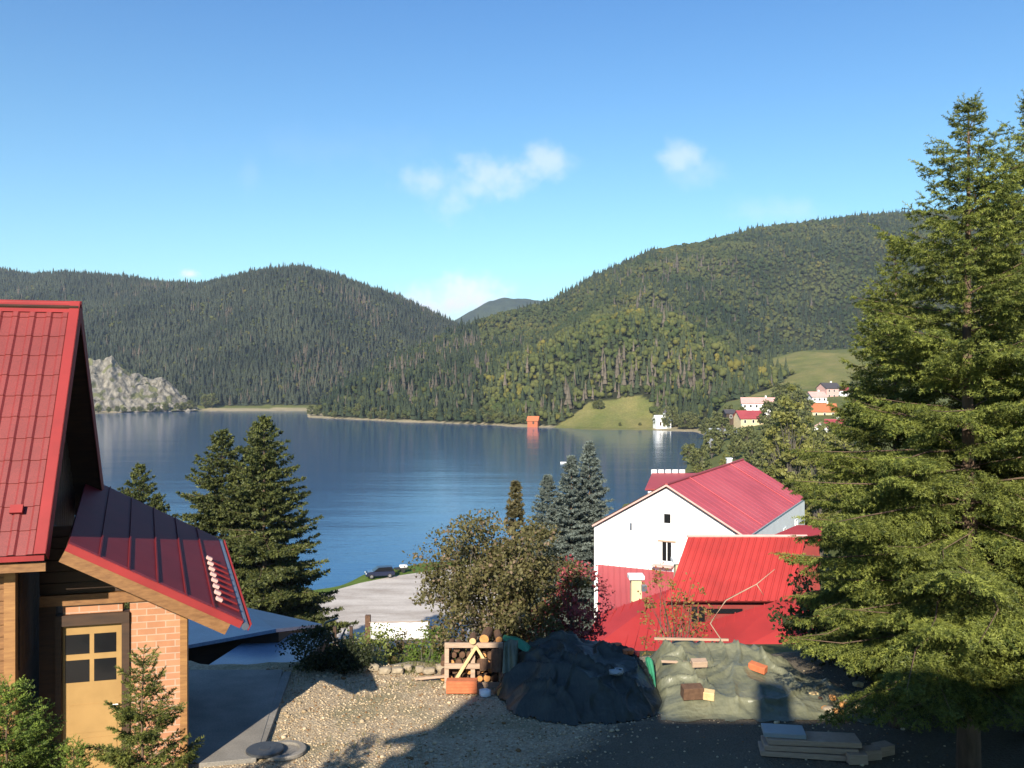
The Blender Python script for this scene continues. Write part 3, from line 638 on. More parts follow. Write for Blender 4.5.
for k in (5.2, 17.5):
    mb = MB(); mb.bar(wp(wv-.1,k,ez+.11), wp(.1,k,AP.z+.03), .07, .05); mb.build('roof_seam', M['rose_roof'], wh)
mb = MB(); mb.box(wp(-.9,Lh-1.5,AP.z-.45), (.42,.42,1.2)); cm = mb.build('chimney', M['white_wall'], wh); mb = MB(); mb.box(wp(-.9,Lh-1.5,AP.z+.2), (.52,.52,.1)); mb.build('chimney_cap', M['white_paint'], cm)
fy = -v_
def gp(px, py):                          # point of the gable wall seen at a pixel
    dirv = Vector(((px-512)/F, 1, (384-py)/F)); o = Vector((0,0,CAMZ)); nrm = v_; pl = wp(0,.3,0); t_ = (pl-o).dot(nrm)/dirv.dot(nrm); return o+dirv*t_
window('glass_dark', wh, gp(667.5,518.5), u_, fy, .55, .72, mull=False)
wn = window('glass_dark', wh, gp(667,551), u_, fy, .72, 1.45)
for px in (660.5,): MB().box(gp(px,551)+fy*.06, (.28,.05,1.5), Matrix((u_, v_, Z3)).transposed()).build('shutter', M['white_paint'], wn)
MB().box(gp(667,541)+fy*.08, (1.25,.12,.10), Matrix((u_, v_, Z3)).transposed()).build('window_head', M['pallet'], wn)
MB().box(gp(631,526.5)+fy*.04, (.14,.06,.5), Matrix((u_, v_, Z3)).transposed()).build('wall_lamp', M['gutter'], wh)
MB().box(gp(664,565)+fy*.35, (1.4,.6,.10), Matrix((u_, v_, Z3)).transposed()).build('balcony_ledge', M['pink_wall'], wh)
for k in (8, 13, 18): window('glass_dark', wh, wp(iw+.0, k, ez-1.9), v_, u_, 1.0, 1.3)
# small red roof with white parapet behind it
rb = thing('boathouse', 'small building with red roof and white rail behind the white house', 'building', P(668,500,98))
x0 = P(668,489,95); mb = MB(); mb.slab([P(645,489,95), P(704,489,95), P(704,473,101), P(652,473,101)], .15, (0,-.3,1)); mb.build('roof', M['red_rose'], rb)
mb = MB(); mb.slab([P(648,491,95.3), P(702,491,95.3), P(702,476,101), P(654,476,101)], 9, (0,0,1)); mb.build('wall', M['white_wall'], rb)
for k in range(5):
    q = P(654+k*7,472,101.2); mb = MB(); mb.box(q, (.62,.3,.55)); mb.build('parapet_block', M['white_paint'], rb)

# lean-to with pinkish roof at the foot of the gable
an = thing('annex', 'annex with pale red lean-to roof against the white gable', 'building', P(635,600,54) - Vector((0,0,6)))
L0, L1 = gp(598,566), gp(690,572); L0 = L0+fy*.02; L1 = L1+fy*.02; fall = Vector((0,0,-2.6))+fy*6.2; fall.y = -6.0; fall.x = -.6
L0.z = L1.z = (L0.z+L1.z)/2
ribbed(L0+fall, L1-L0, -fall, .42, .035, wide=.12).build('roof', M['red_rose'], an)
mb = MB(); mb.slab([L0+fall, L1+fall, L1, L0], .12); mb.build('roof_boarding', M['timber_dark'], an) if False else None
mb = MB(); mb.add([p_+Vector((0,0,dz)) for p_ in (L0+fall*.96, L1+fall*.96, L1, L0) for dz in (-.12,-8)], [(0,2,4,6),(7,5,3,1),(0,1,3,2),(2,3,5,4),(4,5,7,6),(6,7,1,0)]); mb.build('wall', M['white_wall'], an)
for px, py, hh, w_ in ((636,577,27,.62),(681,561,34,.72)):
    pD = 52.5 if px < 650 else 51; top = P(px, py, pD); bot = P(px, py+hh, pD)
    mb = MB(); mb.box((top+bot)/2-Vector((0,0,.15)), (w_, w_, (top-bot).z+.3)); cm = mb.build('chimney', M['cream_wall'], an, bevel=.02)
    mb = MB(); mb.box(top+Vector((0,0,.03)), (w_+.30, w_+.30, .26)); mb.build('chimney_cap', M['white_paint'], cm, bevel=.03)
q = P(644,588,52); MB().box(q, (.3,.3,.35)).build('flue_box', M['gutter'], an)

# bright red house: steep upper roof, low roof with two folds
rh = thing('red_house', 'house with bright red sheet roofs below the white house', 'house', P(720,640,42) - Vector((0,0,3)))
T0, T1, T2, T3 = P(688,537,46), P(806,537,46), P(792,601,43), P(690,599,43)
T3 = T2 + (T0-T1)*1.0
ribbed(T3, T2-T3, T0-T3, .36, .045, wide=.18).build('roof', M['red_bright'], rh)
nT = (T2-T3).cross(T0-T3).normalized(); nT = nT if nT.z > 0 else -nT
mb = MB(); mb.slab([T3-nT*.01, T2-nT*.01, T1-nT*.01, T0-nT*.01], .1, nT); mb.build('roof_boarding', M['dark_red_wall'], rh)
bk = Vector((0,3.2,-2.4)); mb = MB(); mb.slab([T0, T1, T1+bk, T0+bk], .1); mb.build('roof', M['red_bright'], rh)
mb = MB(); mb.tube([T0+Vector((-.05,0,.05)), T1+Vector((.05,0,.05))], .075, 8); mb.build('ridge_cap', M['pink_wall'], rh)
mb = MB(); e0, e1 = T3+Vector((.25,.5,-.05)), T2+Vector((-.3,.5,-.05)); e2, e3 = T1+bk+Vector((-.3,-.3,-.2)), T0+bk+Vector((.25,-.3,-.2))
tp0, tp1 = T0+Vector((.25,0,-.2)), T1+Vector((-.3,0,-.2)); dz = Vector((0,0,-5))
mb.add([e0, e1, e2, e3, e0+dz, e1+dz, e2+dz, e3+dz, tp0, tp1], [(0,1,5,4),(1,9,2,6,5),(2,3,7,6),(3,8,0,4,7),(4,5,6,7),(0,8,9,1),(8,3,2,9)])
mb.build('wall', M['dark_red_wall'], rh)
yw = e0.y; c_ = P(698,614,yw-.03)
window('glass_dark', rh, c_, Vector((1,0,0)), Vector((0,-1,0)), .75, .85, frame='dark_red_wall')
MB().box(P(722,611,yw-.05), (2.0,.06,.22)).build('vent_slot', M['glass_dark'], rh)
mb = MB(); zb = .02
Q = [P(601,613,44), P(673,588,45), P(690,622,42.4), P(706,622,42.3), P(780,600,42.4), P(815,610,41), P(815,672,38), P(696,672,38.5), P(560,672,39)]
mb.add(Q, [(0,1,2,7,8),(2,3,7),(3,4,5,6,7)])
lr = mb.build('lower_roof', M['red_bright'], rh); md = lr.modifiers.new('thick', 'SOLIDIFY'); md.thickness = .1; md.offset = -1
for i0, i1, j0, j1, nrib in ((0,1,8,7,12),(3,5,7,6,11)):
    for k in range(1, nrib):
        f = k/nrib; aa = Q[i0].lerp(Q[i1], f); bb = Q[j0].lerp(Q[j1], f)
        if i0 == 3: aa = Q[3].lerp(Q[4], min(f*1.45,1)) if f < .69 else Q[4].lerp(Q[5], (f-.69)/.31)
        if i0 == 0: aa = Q[0].lerp(Q[1], f*1.28) if f < .78 else Q[1].lerp(Q[2], (f-.78)/.22)
        mb = MB(); mb.bar(aa+Vector((0,0,.03)), bb+Vector((0,0,.03)), .05, .05); mb.build('roof_seam', M['red_bright'], lr)
mb = MB(); mb.slab([P(575,676,39.6), P(805,676,38.6), P(805,655,41), P(600,655,43)], 4, (0,0,1)); mb.build('wall', M['white_wall'], rh)
mb = MB(); rr0 = P(806,527,52); mb.slab([P(764,539,47.2), P(822,539,47.2), P(822,525,50.2), P(797,525,50.2)], .12); mb.build('roof', M['red_bright'], rh)
mb = MB(); mb.slab([P(776,542,47.5), P(820,542,47.5), P(820,529,50), P(800,529,50)], 7, (0,0,1)); mb.build('wall', M['dark_red_wall'], rh)

# ---------------------------------------------------------------- village, chapel, cabin
def house(name, label, cat, px, ytop, D, wpx, wh_, rh_, dep, rz, wm, rm, rows=1, nwin=3, chim=True, group=None, extra=6):
    top = P(px, ytop, D); wd = wpx/F*D; z0 = top.z-wh_-rh_
    t_ = thing(name, label, cat, (top.x, top.y+dep/2, z0), rz, group)
    h = wd/2; k = dep/2; mb = MB(); pr_ = [(-k,-extra),(k,-extra),(k,wh_),(0,wh_+rh_-.05),(-k,wh_)]
    mb.add([(-h,y,z) for y, z in pr_]+[(h,y,z) for y, z in pr_], [(0,1,2,3,4),(9,8,7,6,5),(0,5,6,1),(1,6,7,2),(2,7,8,3),(3,8,9,4),(4,9,5,0)])
    mb.build('wall', M[wm], t_, local=True); ov = .5
    mb = MB(); sl_ = rh_/k
    for s in (-1,1): mb.slab([(-h-ov,s*(k+ov),wh_-ov*sl_), (h+ov,s*(k+ov),wh_-ov*sl_), (h+ov,0,wh_+rh_), (-h-ov,0,wh_+rh_)], .18)
    r_o = mb.build('roof', M[rm], t_, local=True)
    if chim: mb = MB(); mb.box((h*.4, k*.2, wh_+rh_+.2), (.7,.7,1.6)); mb.build('chimney', M['white_wall'], r_o, local=True)
    for r__ in range(rows):
        for i in range(nwin):
            x = -h+wd*(i+.5)/nwin; z = wh_-1.5-2.7*r__
            mb = MB(); mb.box((x,-k-.02,z), (1.0,.1,1.4)); f = mb.build('window', M['white_paint'], t_, local=True)
            mb = MB(); mb.box((x,-k-.05,z), (.8,.08,1.2)); mb.build('pane', M['glass_dark'], f, local=True)
    return t_
house('guest_house', 'long white two storey building with pale roof, largest in the village', 'building', 762, 398, 400, 34, 6.6, 2.2, 10, R(-12), 'white_wall', 'pink_wall', 2, 6)
house('house', 'yellowish house with dark red roof in front of the long white building', 'house', 752, 411, 365, 26, 3.4, 2.8, 8, R(8), 'cream_wall', 'red_rose', 1, 3)
house('barn', 'brown wooden barn left of the dark red roof', 'barn', 731, 410, 372, 9, 4.6, 1.2, 6, 0, 'timber_dark', 'dark_roof', 1, 1, False)
house('hall', 'low building with broad grey roof beside the lake trees', 'building', 730, 429, 345, 36, 2.0, 2.4, 9, R(6), 'white_wall', 'grey_roof', 1, 3, False)
house('house', 'pink house under a dark roof, highest on the meadow edge', 'house', 832, 383, 470, 17, 5.4, 2.6, 9, R(15), 'pink_wall', 'dark_roof', 2, 3)
house('house', 'small white house right of the dark roofed pink one', 'house', 847, 387, 470, 9, 5.2, 1.6, 8, R(-20), 'white_wall', 'red_rose', 1, 2)
house('house', 'white house with faded pink roof left of the dark roofed one', 'house', 819, 392, 440, 15, 3.2, 2.2, 8, R(5), 'white_wall', 'pink_wall', 1, 3)
house('house', 'house with brick red roof among the village trees', 'house', 826, 404, 380, 24, 3.2, 3.0, 8, R(-8), 'cream_wall', 'terracotta', 1, 3)
house('house', 'pinkish red house behind the big spruce, lowest in the village', 'house', 838, 420, 300, 16, 3.8, 1.8, 7, R(-25), 'pink_wall', 'red_rose', 1, 3)
house('house', 'white gabled cottage beside the pinkish red house', 'house', 824, 423, 298, 11, 2.8, 1.9, 6, R(70), 'white_wall', 'pink_wall', 1, 2, False)
cp = house('chapel', 'small white chapel with a short tower on the far shore', 'chapel', 663, 415.5, 532, 15, 3.6, 2.6, 7, R(10), 'white_wall', 'white_paint', 0, 0, False, extra=3)
mb = MB(); mb.box((1.2,-2.2,4.4), (2.0,2.0,6.6)); tw = mb.build('tower', M['white_wall'], cp, local=True)
mb = MB(); mb.lathe((1.2,-2.2,7.7), [(1.5,0),(1.3,.5),(.5,1.4),(.02,2.6)], 8); mb.build('spire', M['dark_roof'], tw, local=True)
mb = MB(); mb.box((-2.2,-3.54,1.2), (1.1,.1,2.2)); mb.build('door', M['timber_dark'], cp, local=True)
cb = house('cabin', 'bright orange wooden cabin at the water edge below the meadow', 'cabin', 533.5, 416.5, 563, 10.5, 2.3, 2.4, 5.5, R(-14), 'orange', 'terracotta', 0, 0, False, extra=2.5)
mb = MB(); mb.box((.6,-3.03,1.0), (1.0,.1,2.0)); mb.build('door', M['timber_dark'], cb, local=True)
# small white boat on the lake
bt = thing('rowing_boat', 'small white boat out on the lake beside the blue spruces', 'boat', (P(565,463,308).x, 308, WL))
mb = MB(); secs = [(-1.6,.05,.5),(-1.1,.55,.42),(0,.72,.38),(1.0,.62,.4),(1.5,.5,.44)]; V = []
for x, w_, hgt in secs: V += [(x,-w_,hgt),(x,-w_*.6,-.05),(x,w_*.6,-.05),(x,w_,hgt)]
fs = [(i*4+j, i*4+j+1, i*4+5+j, i*4+4+j) for i in range(4) for j in range(3)]+[(0,3,2,1),(16,17,18,19)]
mb.add(V, fs); mb.build('hull', M['white_paint'], bt, local=True)
for x in (-.4,.7): mb = MB(); mb.box((x,0,.28), (.22,1.2,.04)); mb.build('seat', M['pallet'], bt, local=True)

# ---------------------------------------------------------------- house that the picture is taken from (it throws the shadow on the yard)
hc = thing('cottage', 'tall dark timber cottage behind the viewpoint, shading the yard', 'house', (0,-6,0))
def bh(mb, x0, x1, y0, y1, z0, z1): return mb.box(((x0+x1)/2,(y0+y1)/2,(z0+z1)/2), (x1-x0,y1-y0,z1-z0))
bh(MB(), -5.9, 9.5, -9, -1.3, 0, 8.6).build('wall', M['timber_h'], hc)
mb = MB(); mb.slab([(-6.1,-.9,8.55),(10,-.9,8.55),(10,-5.2,11.35),(-6.1,-5.2,11.35)], .15); mb.slab([(-6.1,-9.4,8.55),(10,-9.4,8.55),(10,-5.2,11.35),(-6.1,-5.2,11.35)], .15); mb.build('roof', M['red_tile'], hc)
mb = MB(); gx = -4.05; pf = [(-2.0,9.0),(1.55,9.0),(1.25,12.4),(.55,13.6),(0,14.0),(-.6,13.5),(-1.3,12.0)]; k = len(pf)
mb.add([(gx+x,-2.5,z) for x, z in pf]+[(gx+x,-6,z) for x, z in pf], [tuple(range(k)), tuple(range(2*k-1,k-1,-1))]+[(i,k+i,k+(i+1)%k,(i+1)%k) for i in range(k)])
mb.build('roof_turret', M['red_tile'], hc)
mb = MB(); mb.box((-.55,-5.2,11.5), (.55,.55,1.6)); mb.build('chimney', M['brick'], hc)
# ---------------------------------------------------------------- trees and shrubs
def nrm(v): return v/np.maximum(np.linalg.norm(v, axis=-1, keepdims=True), 1e-9)
def needles(O, D, L, n, nl, nw, r, sag=.12):
    """bottle-brush twigs: O origin, D direction, L length; n needles each"""
    k = len(O); t = (np.arange(n)[None]+r.uniform(0,1,(k,n)))/n
    B = O[:,None]+D[:,None]*(L[:,None]*t)[...,None]; B[...,2] -= sag*(L[:,None]*t**2)
    a = nrm(np.cross(D, np.array([0,0,1.])+r.normal(0,.05,D.shape))); b = np.cross(a, D); q = r.uniform(0,6.283,(k,n))
    nd = nrm(D[:,None]*.75 + a[:,None]*np.cos(q)[...,None] + b[:,None]*np.sin(q)[...,None])
    wv_ = nrm(np.cross(nd, r.normal(0,1,nd.shape)))*nw*.5; ln = nl*(1-.35*t)*r.uniform(.8,1.2,(k,n))
    V = np.stack([B-wv_, B+wv_, B+nd*ln[...,None]], 2).reshape(-1,3); return V, np.arange(len(V)).reshape(-1,3)
def conifer_mesh(seed, Ht, Rad, c0, wsp, nb, tsp, tert, nl, nw, nn, c_a, c_b, tr=.14, expo=.8, droop=-.35, top=.9, thin=1.0, gap=0, hang=.2):
    """returns wood MB, needle arrays"""
    r = np.random.default_rng(seed); wood = MB(); h = c0
    wood.tube([(0,0,-.3)]+[(.02*math.sin(k), .02*math.cos(k*1.7), Ht*k/6) for k in range(1,6)]+[(0,0,Ht)], [tr*1.15]+[tr*(1-k/6.3) for k in range(1,6)]+[.008], 9)
    O = []; D = []; L = []
    while h < Ht-.04:
        f = (h-c0)/(Ht-c0); nbh = nb if f < .85 else max(3, nb-2)
        ph = r.uniform(0,6.283)
        for i in range(nbh):
            if r.uniform() < gap: continue
            az = ph+6.283*i/nbh+r.uniform(-.3,.3); Lb = Rad*(1-f)**expo*r.uniform(.72,1.15)*min(1, .55+f*3) + .08
            e0 = droop*(1-f)+top*f**2*1.0+.12+r.normal(0,.16); hd = np.array([math.cos(az), math.sin(az), 0])
            n = max(4, int(Lb/tsp)); s = np.linspace(0,1,n)
            zc = Lb*(math.sin(e0)*s - .22*(1-f)*s**2 + .30*(1-f)*np.clip(s-.45,0,1)**2*1.6); rc = Lb*math.cos(e0)*s
            pts = hd[None]*rc[:,None]+np.array([0,0,h])+np.stack([0*s,0*s,zc],-1); side = np.array([-hd[1],hd[0],0]); pts += side[None]*(Lb*.08*np.sin(s*5+i))[:,None]
            rb_ = max(.005, .0075*Lb); wood.tube([pts[0], pts[n//3], pts[2*n//3], pts[-1]], [rb_, rb_*.75, rb_*.5, .003], 4, caps=False)
            tan = nrm(np.gradient(pts, axis=0))
            for j in range(1, n):
                if s[j] < .12: continue
                for sg in (-1,1):
                    if r.uniform() > thin: continue
                    ll = (Lb*.42*(1-s[j])**.8*r.uniform(.6,1.1)+.10*Rad**.3)*(.8 if s[j] < .3 else 1)
                    d = nrm(tan[j]*.85+side*sg*r.uniform(.55,.95)+np.array([0,0,r.uniform(-.12-hang,.10)])); O.append(pts[j]); D.append(d); L.append(ll)
                    if tert and ll > 2.2*tert:
                        m_ = int(ll/tert); sd = np.cross(d, [0,0,1.]); sd /= np.linalg.norm(sd)+1e-9
                        for k in range(1, m_):
                            for s2 in (-1,1):
                                q = k/m_; p = pts[j]+d*ll*q; p = p-np.array([0,0,.12*ll*q*q])
                                O.append(p); D.append(nrm(d*.8+sd*s2*.8+np.array([0,0,r.uniform(-.3-hang,.1)]))); L.append(ll*.38*(1-q)+.05)
            O.append(pts[-1]); D.append(tan[-1]); L.append(.12*Rad**.5)
        h += wsp*r.uniform(.8,1.2)*(1 if f < .8 else .75)
    O, D, L = np.array(O), np.array(D), np.array(L)
    V, Fc = needles(O, D, L, nn, nl, nw, r)
    g = r.uniform(0,1,(len(O),1)); tw = np.array(c_a)*(1-g)+np.array(c_b)*g
    pat = np.clip(.5+.5*np.sin(O[:,:1]*2.1+3*np.sin(O[:,2:]*1.3+seed)+O[:,1:2]*1.7), 0, 1); tw = tw*(.78+.34*pat)
    return wood, V, Fc, np.repeat(tw, nn*3, axis=0)
def conifer(name, label, group, seed, loc, rz=0, sc=1, bark='bark', **k):
    wood, V, Fc, C = conifer_mesh(seed, **k); t_ = thing(name, label, 'tree', loc, rz, group); t_.scale = (sc,)*3
    wood.build('trunk', M[bark], t_, smooth=True, local=True); np_mesh('crown', V, Fc, M['needle'], C, t_); return t_
def again(src, label, loc, rz, sc, group=None):
    c = copy_tree(src); c.location = loc; c.rotation_euler = (0,0,rz); c.scale = sc if hasattr(sc, '__len__') else (sc,)*3; c['label'] = label
    if group: c['group'] = group
    elif 'group' in c: del c['group']
    return c
SPR = dict(c_a=(.045,.066,.016), c_b=(.225,.25,.052))
big = conifer('spruce_tree', 'tallest big green spruce, its sunlit crown filling the right side', None, 3, (6.95,13.5,0), 0.4,
    Ht=10.25, Rad=3.15, c0=1.6, wsp=.285, nb=6, tsp=.11, tert=.075, nl=.054, nw=.0135, nn=21, **SPR, tr=.17, expo=.79, droop=-.22, thin=1.0, gap=.04, hang=.42)
again(big, 'second large spruce at the right edge, behind the tallest one', (8.85,15.0,0), 2.2, (.95,.95,1.06))
again(big, 'shorter spruce with its tip left of the tallest spruce', (6.75,15.6,0), 4.0, (.70,.70,.82))
again(big, 'low spruce at the right edge with bare trunk in the dark', (9.3,14.0,0), 5.2, (.6,.6,.7))
mid = conifer('spruce_tree', 'tallest dark spruce beside the chalet, before the lake', None, 5, (-16.2,58,-13.6), 1.0,
    Ht=17.3, Rad=6.0, c0=.6, wsp=.50, nb=8, tsp=.26, tert=.26, nl=.24, nw=.12, nn=10, c_a=(.030,.042,.014), c_b=(.120,.130,.036), tr=.28, expo=.75, droop=-.25, top=.5)
again(mid, 'broad dark spruce left of the tallest one beside the chalet', (-19.6,60,-13.9), 2.5, (1,1,.96))
again(mid, 'narrow dark spruce between the two broad ones beside the chalet', (-17.7,61.5,-14.2), 4.1, (.7,.7,1.0))
again(mid, 'small spruce tip above the porch roof, left of the broad spruces', (-25.6,61,-14), .6, (.75,.75,.83))
again(mid, 'lowest spruce top seen right above the porch roof', (-24.0,60,-14), 3.4, (.62,.62,.72))
blue = conifer('blue_spruce', 'tallest blue grey spruce left of the white house', None, 8, (6.3,72,-17.0), .3,
    Ht=18.2, Rad=4.6, c0=.6, wsp=.38, nb=8, tsp=.2, tert=.26, nl=.24, nw=.10, nn=10, c_a=(.075,.095,.085), c_b=(.19,.22,.195), tr=.22, expo=.9, droop=-.15, top=.3)
again(blue, 'blue grey spruce in the middle of three by the lake', (4.75,71,-16.6), 2.0, (1,1,.92))
again(blue, 'lowest blue grey spruce, farthest left of the three', (2.9,72.5,-17), 4.4, (1,1,.85))
dry = conifer('young_spruce', 'slim brownish spruce tip rising behind the olive bush', None, 14, (.16,40,-8.2), 0,
    Ht=9.8, Rad=1.15, c0=.5, wsp=.36, nb=6, tsp=.2, tert=0, nl=.20, nw=.08, nn=14, c_a=(.07,.065,.03), c_b=(.14,.115,.055), tr=.12, expo=.7)
yng = conifer('young_spruce', 'sparse young spruce in front of the brick wall of the porch', None, 21, (-3.84,9.25,0), 0.2,
    Ht=3.12, Rad=.85, c0=.35, wsp=.22, nb=6, tsp=.045, tert=.07, nl=.036, nw=.011, nn=26, c_a=(.065,.082,.022), c_b=(.20,.215,.05), tr=.035, expo=.7, droop=.25, thin=1.0)
yn2 = conifer('young_spruce', 'dense bright green young spruce in the bottom left corner', None, 22, (-5.05,8.9,0), 0.2,
    Ht=2.95, Rad=1.15, c0=.4, wsp=.19, nb=8, tsp=.055, tert=.07, nl=.036, nw=.011, nn=22, c_a=(.055,.09,.020), c_b=(.19,.25,.045), tr=.04, expo=.8, droop=.2)
again(yn2, 'small green spruce top between the two young ones at the door', (-4.45,9.0,0), 2.0, (.62,.62,.78))

def leaf_cards(C, size, r, fold=.5):
    n = len(C); d = nrm(r.normal(0,1,(n,3))); s = nrm(np.cross(d, r.normal(0,1,(n,3)))); up = np.cross(d, s); sz = (size*r.uniform(.6,1.3,n))[:,None]
    V = np.stack([C-d*sz*.5, C+s*sz*.32+up*sz*.12*fold, C+d*sz*.5, C-s*sz*.32+up*sz*.12*fold], 1).reshape(-1,3)
    i = np.arange(n)*4; return V, np.concatenate([np.stack([i,i+1,i+2],1), np.stack([i,i+2,i+3],1)])
def bushy_mesh(seed, Ht, Rad, trunk_h, ncl, nleaf, size, c_a, c_b, clr=.34, stems=1, flat=1.0, tr=.1, hollow=.35, tip=None):
    """several limbs that fork into leaf clumps; uneven outline with gaps"""
    r = np.random.default_rng(seed); wood = MB(); cen = []
    cz = trunk_h+(Ht-trunk_h)*.5; rz_ = (Ht-trunk_h)*.5
    for k in range(ncl):
        d = nrm(r.normal(0,1,3)); q = r.uniform(hollow,1)**.6; p = np.array([d[0]*Rad*q, d[1]*Rad*q, cz+d[2]*rz_*q*flat])
        if p[2] < trunk_h*.6: p[2] = trunk_h*.6+abs(r.normal(0,.1))*Ht
        cen.append(p)
    cen = np.array(cen)
    for k in range(stems):
        a = 6.283*k/stems; b0 = np.array([math.cos(a), math.sin(a), 0])*(.12*Rad if stems > 1 else 0)
        top = np.array([b0[0]*3, b0[1]*3, Ht*.8]); wood.tube([b0-[0,0,.3], b0+(top-b0)*.35+r.normal(0,.03*Rad,3), b0+(top-b0)*.7+r.normal(0,.06*Rad,3), top], [tr, tr*.75, tr*.45, tr*.12], 7)
    for k in range(0, ncl, max(1, ncl//70)):
        c = cen[k]; z0 = max(.1, trunk_h*.7+(c[2]-trunk_h)*r.uniform(.2,.6)); m = np.array([c[0]*.1, c[1]*.1, min(z0, c[2]-.05)])
        wood.tube([m, m*.45+c*.55+np.array([0,0,.06*Rad]), c], [tr*.35, tr*.2, tr*.05], 4, caps=False)
    per = max(1, nleaf//ncl); Cn = np.repeat(cen, per, 0); rad = np.repeat(r.uniform(.6,1.25,ncl)*clr*Rad, per)
    off = nrm(r.normal(0,1,Cn.shape))*(rad*r.uniform(0,1,len(Cn))**.45)[:,None]*np.array([1,1,.75]); Cp = Cn+off
    V, Fc = leaf_cards(Cp, size, r); cl = np.repeat(r.uniform(0,1,ncl), per)[:,None]; g = np.clip(cl*.65+r.uniform(0,.45,(len(Cp),1)), 0, 1)
    col = np.array(c_a)*(1-g)+np.array(c_b)*g
    if tip is not None: mk = r.uniform(0,1,(len(Cp),1)) < .12; col = np.where(mk, np.array(tip), col)
    return wood, V, Fc, np.repeat(col, 4, 0)
def bushy(name, label, cat, seed, loc, group=None, rz=0, sc=1, bark='greybark', **k):
    wood, V, Fc, C = bushy_mesh(seed, **k); t_ = thing(name, label, cat, loc, rz, group); t_.scale = sc if hasattr(sc, '__len__') else (sc,)*3
    wood.build('trunk' if cat == 'tree' else 'stems', M[bark], t_, smooth=True, local=True); np_mesh('crown' if cat == 'tree' else 'foliage', V, Fc, M['leaf'], C, t_); return t_
bushy('bush', 'big olive brown leafy bush above the woodpile', 'bush', 31, (-.35,20.2,-1.4), Ht=4.45, Rad=1.95, trunk_h=.9, ncl=210, nleaf=25000, size=.088,
      c_a=(.060,.058,.020), c_b=(.165,.145,.060), clr=.20, stems=5, tr=.06, hollow=.1, tip=(.21,.15,.10))
bushy('bush', 'dark red leaved bush in front of the pink annex roof', 'bush', 32, (1.35,20.1,-1.3), Ht=3.35, Rad=.95, trunk_h=.6, ncl=70, nleaf=3000, size=.085,
      c_a=(.20,.04,.05), c_b=(.42,.10,.11), clr=.28, stems=4, tr=.025, hollow=.1)
bushy('shrub', 'thin yellow brown shrub with sparse leaves before the red roofs', 'bush', 33, (3.75,20.4,-1.4), Ht=3.4, Rad=.95, trunk_h=.5, ncl=60, nleaf=1250, size=.075,
      c_a=(.13,.10,.03), c_b=(.30,.20,.07), clr=.24, stems=6, tr=.02, hollow=.1, tip=(.35,.12,.04))
bushy('shrub', 'bright green shrub at the left foot of the olive bush', 'bush', 34, (-1.8,19.7,-1.0), Ht=1.7, Rad=.62, trunk_h=.1, ncl=40, nleaf=2600, size=.07, c_a=(.05,.09,.015), c_b=(.14,.20,.035), clr=.35, stems=4, tr=.015)
bushy('shrub', 'light green weedy shrub below the white banner', 'bush', 35, (-3.2,20.4,-1.5), Ht=1.85, Rad=.85, trunk_h=.1, ncl=46, nleaf=3400, size=.075, c_a=(.08,.11,.025), c_b=(.21,.24,.06), clr=.35, stems=5, tr=.015)
bushy('shrub', 'dry brownish shrub between the two green ones', 'bush', 36, (-2.55,21.4,-1.5), Ht=1.5, Rad=.5, trunk_h=.1, ncl=34, nleaf=1500, size=.07, c_a=(.10,.085,.03), c_b=(.20,.16,.07), clr=.35, stems=5, tr=.015)
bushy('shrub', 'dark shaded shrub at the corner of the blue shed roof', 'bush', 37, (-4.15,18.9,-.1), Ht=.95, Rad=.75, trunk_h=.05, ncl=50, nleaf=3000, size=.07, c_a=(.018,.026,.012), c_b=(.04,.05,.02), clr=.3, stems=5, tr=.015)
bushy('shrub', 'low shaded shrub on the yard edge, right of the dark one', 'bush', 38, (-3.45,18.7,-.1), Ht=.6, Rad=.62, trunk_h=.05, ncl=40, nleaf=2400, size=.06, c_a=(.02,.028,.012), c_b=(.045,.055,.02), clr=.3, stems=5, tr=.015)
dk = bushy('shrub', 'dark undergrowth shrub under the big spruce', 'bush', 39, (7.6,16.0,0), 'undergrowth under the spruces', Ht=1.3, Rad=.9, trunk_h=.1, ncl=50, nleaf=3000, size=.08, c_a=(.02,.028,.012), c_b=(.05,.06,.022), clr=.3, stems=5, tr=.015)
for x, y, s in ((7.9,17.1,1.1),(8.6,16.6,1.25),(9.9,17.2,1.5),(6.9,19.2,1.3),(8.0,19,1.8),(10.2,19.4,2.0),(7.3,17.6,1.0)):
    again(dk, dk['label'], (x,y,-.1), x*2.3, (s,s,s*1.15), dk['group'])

# broadleaf trees round the white house, the village and along the shores
bl = bushy('broadleaf_tree', 'light green tree behind the white house roof, largest of its group', 'tree', 41, (P(790,0,128).x,128,-14.5), Ht=20, Rad=3.2, trunk_h=2, ncl=110, nleaf=6000, size=.6,
      c_a=(.10,.11,.03), c_b=(.26,.25,.07), clr=.26, tr=.3, hollow=.2)
k_ = 'yellowish green trees among the village houses'; l_ = 'yellowish green broadleaf tree among the village houses'
for px, D, s, hz in ((760,118,.50,-16.5),(742,110,.42,-17),(815,112,.58,-13.5),(835,105,.6,-12.5),(775,150,.62,-16.5),(803,170,.6,-15.5),(845,150,.5,-12.5),(735,150,.40,-18),
                     (775,92,.40,-15.5),(800,90,.55,-14.2),(820,86,.5,-12.8),(712,175,.36,-19.5),(698,215,.40,-20.5),(725,200,.42,-19.5)):
    again(bl, l_, (P(px,0,D).x, D, H(P(px,0,D).x, D)-.3), px*1.7, (s,s,s*rng.uniform(.9,1.15)), k_)
vl = bushy('broadleaf_tree', 'small round tree between the far village houses', 'tree', 42, (P(748,0,330).x,330,-18.5), 'small trees between the far houses', Ht=8.5, Rad=3.6, trunk_h=1, ncl=46, nleaf=1500, size=.85,
      c_a=(.065,.08,.028), c_b=(.17,.175,.06), clr=.34, tr=.25)
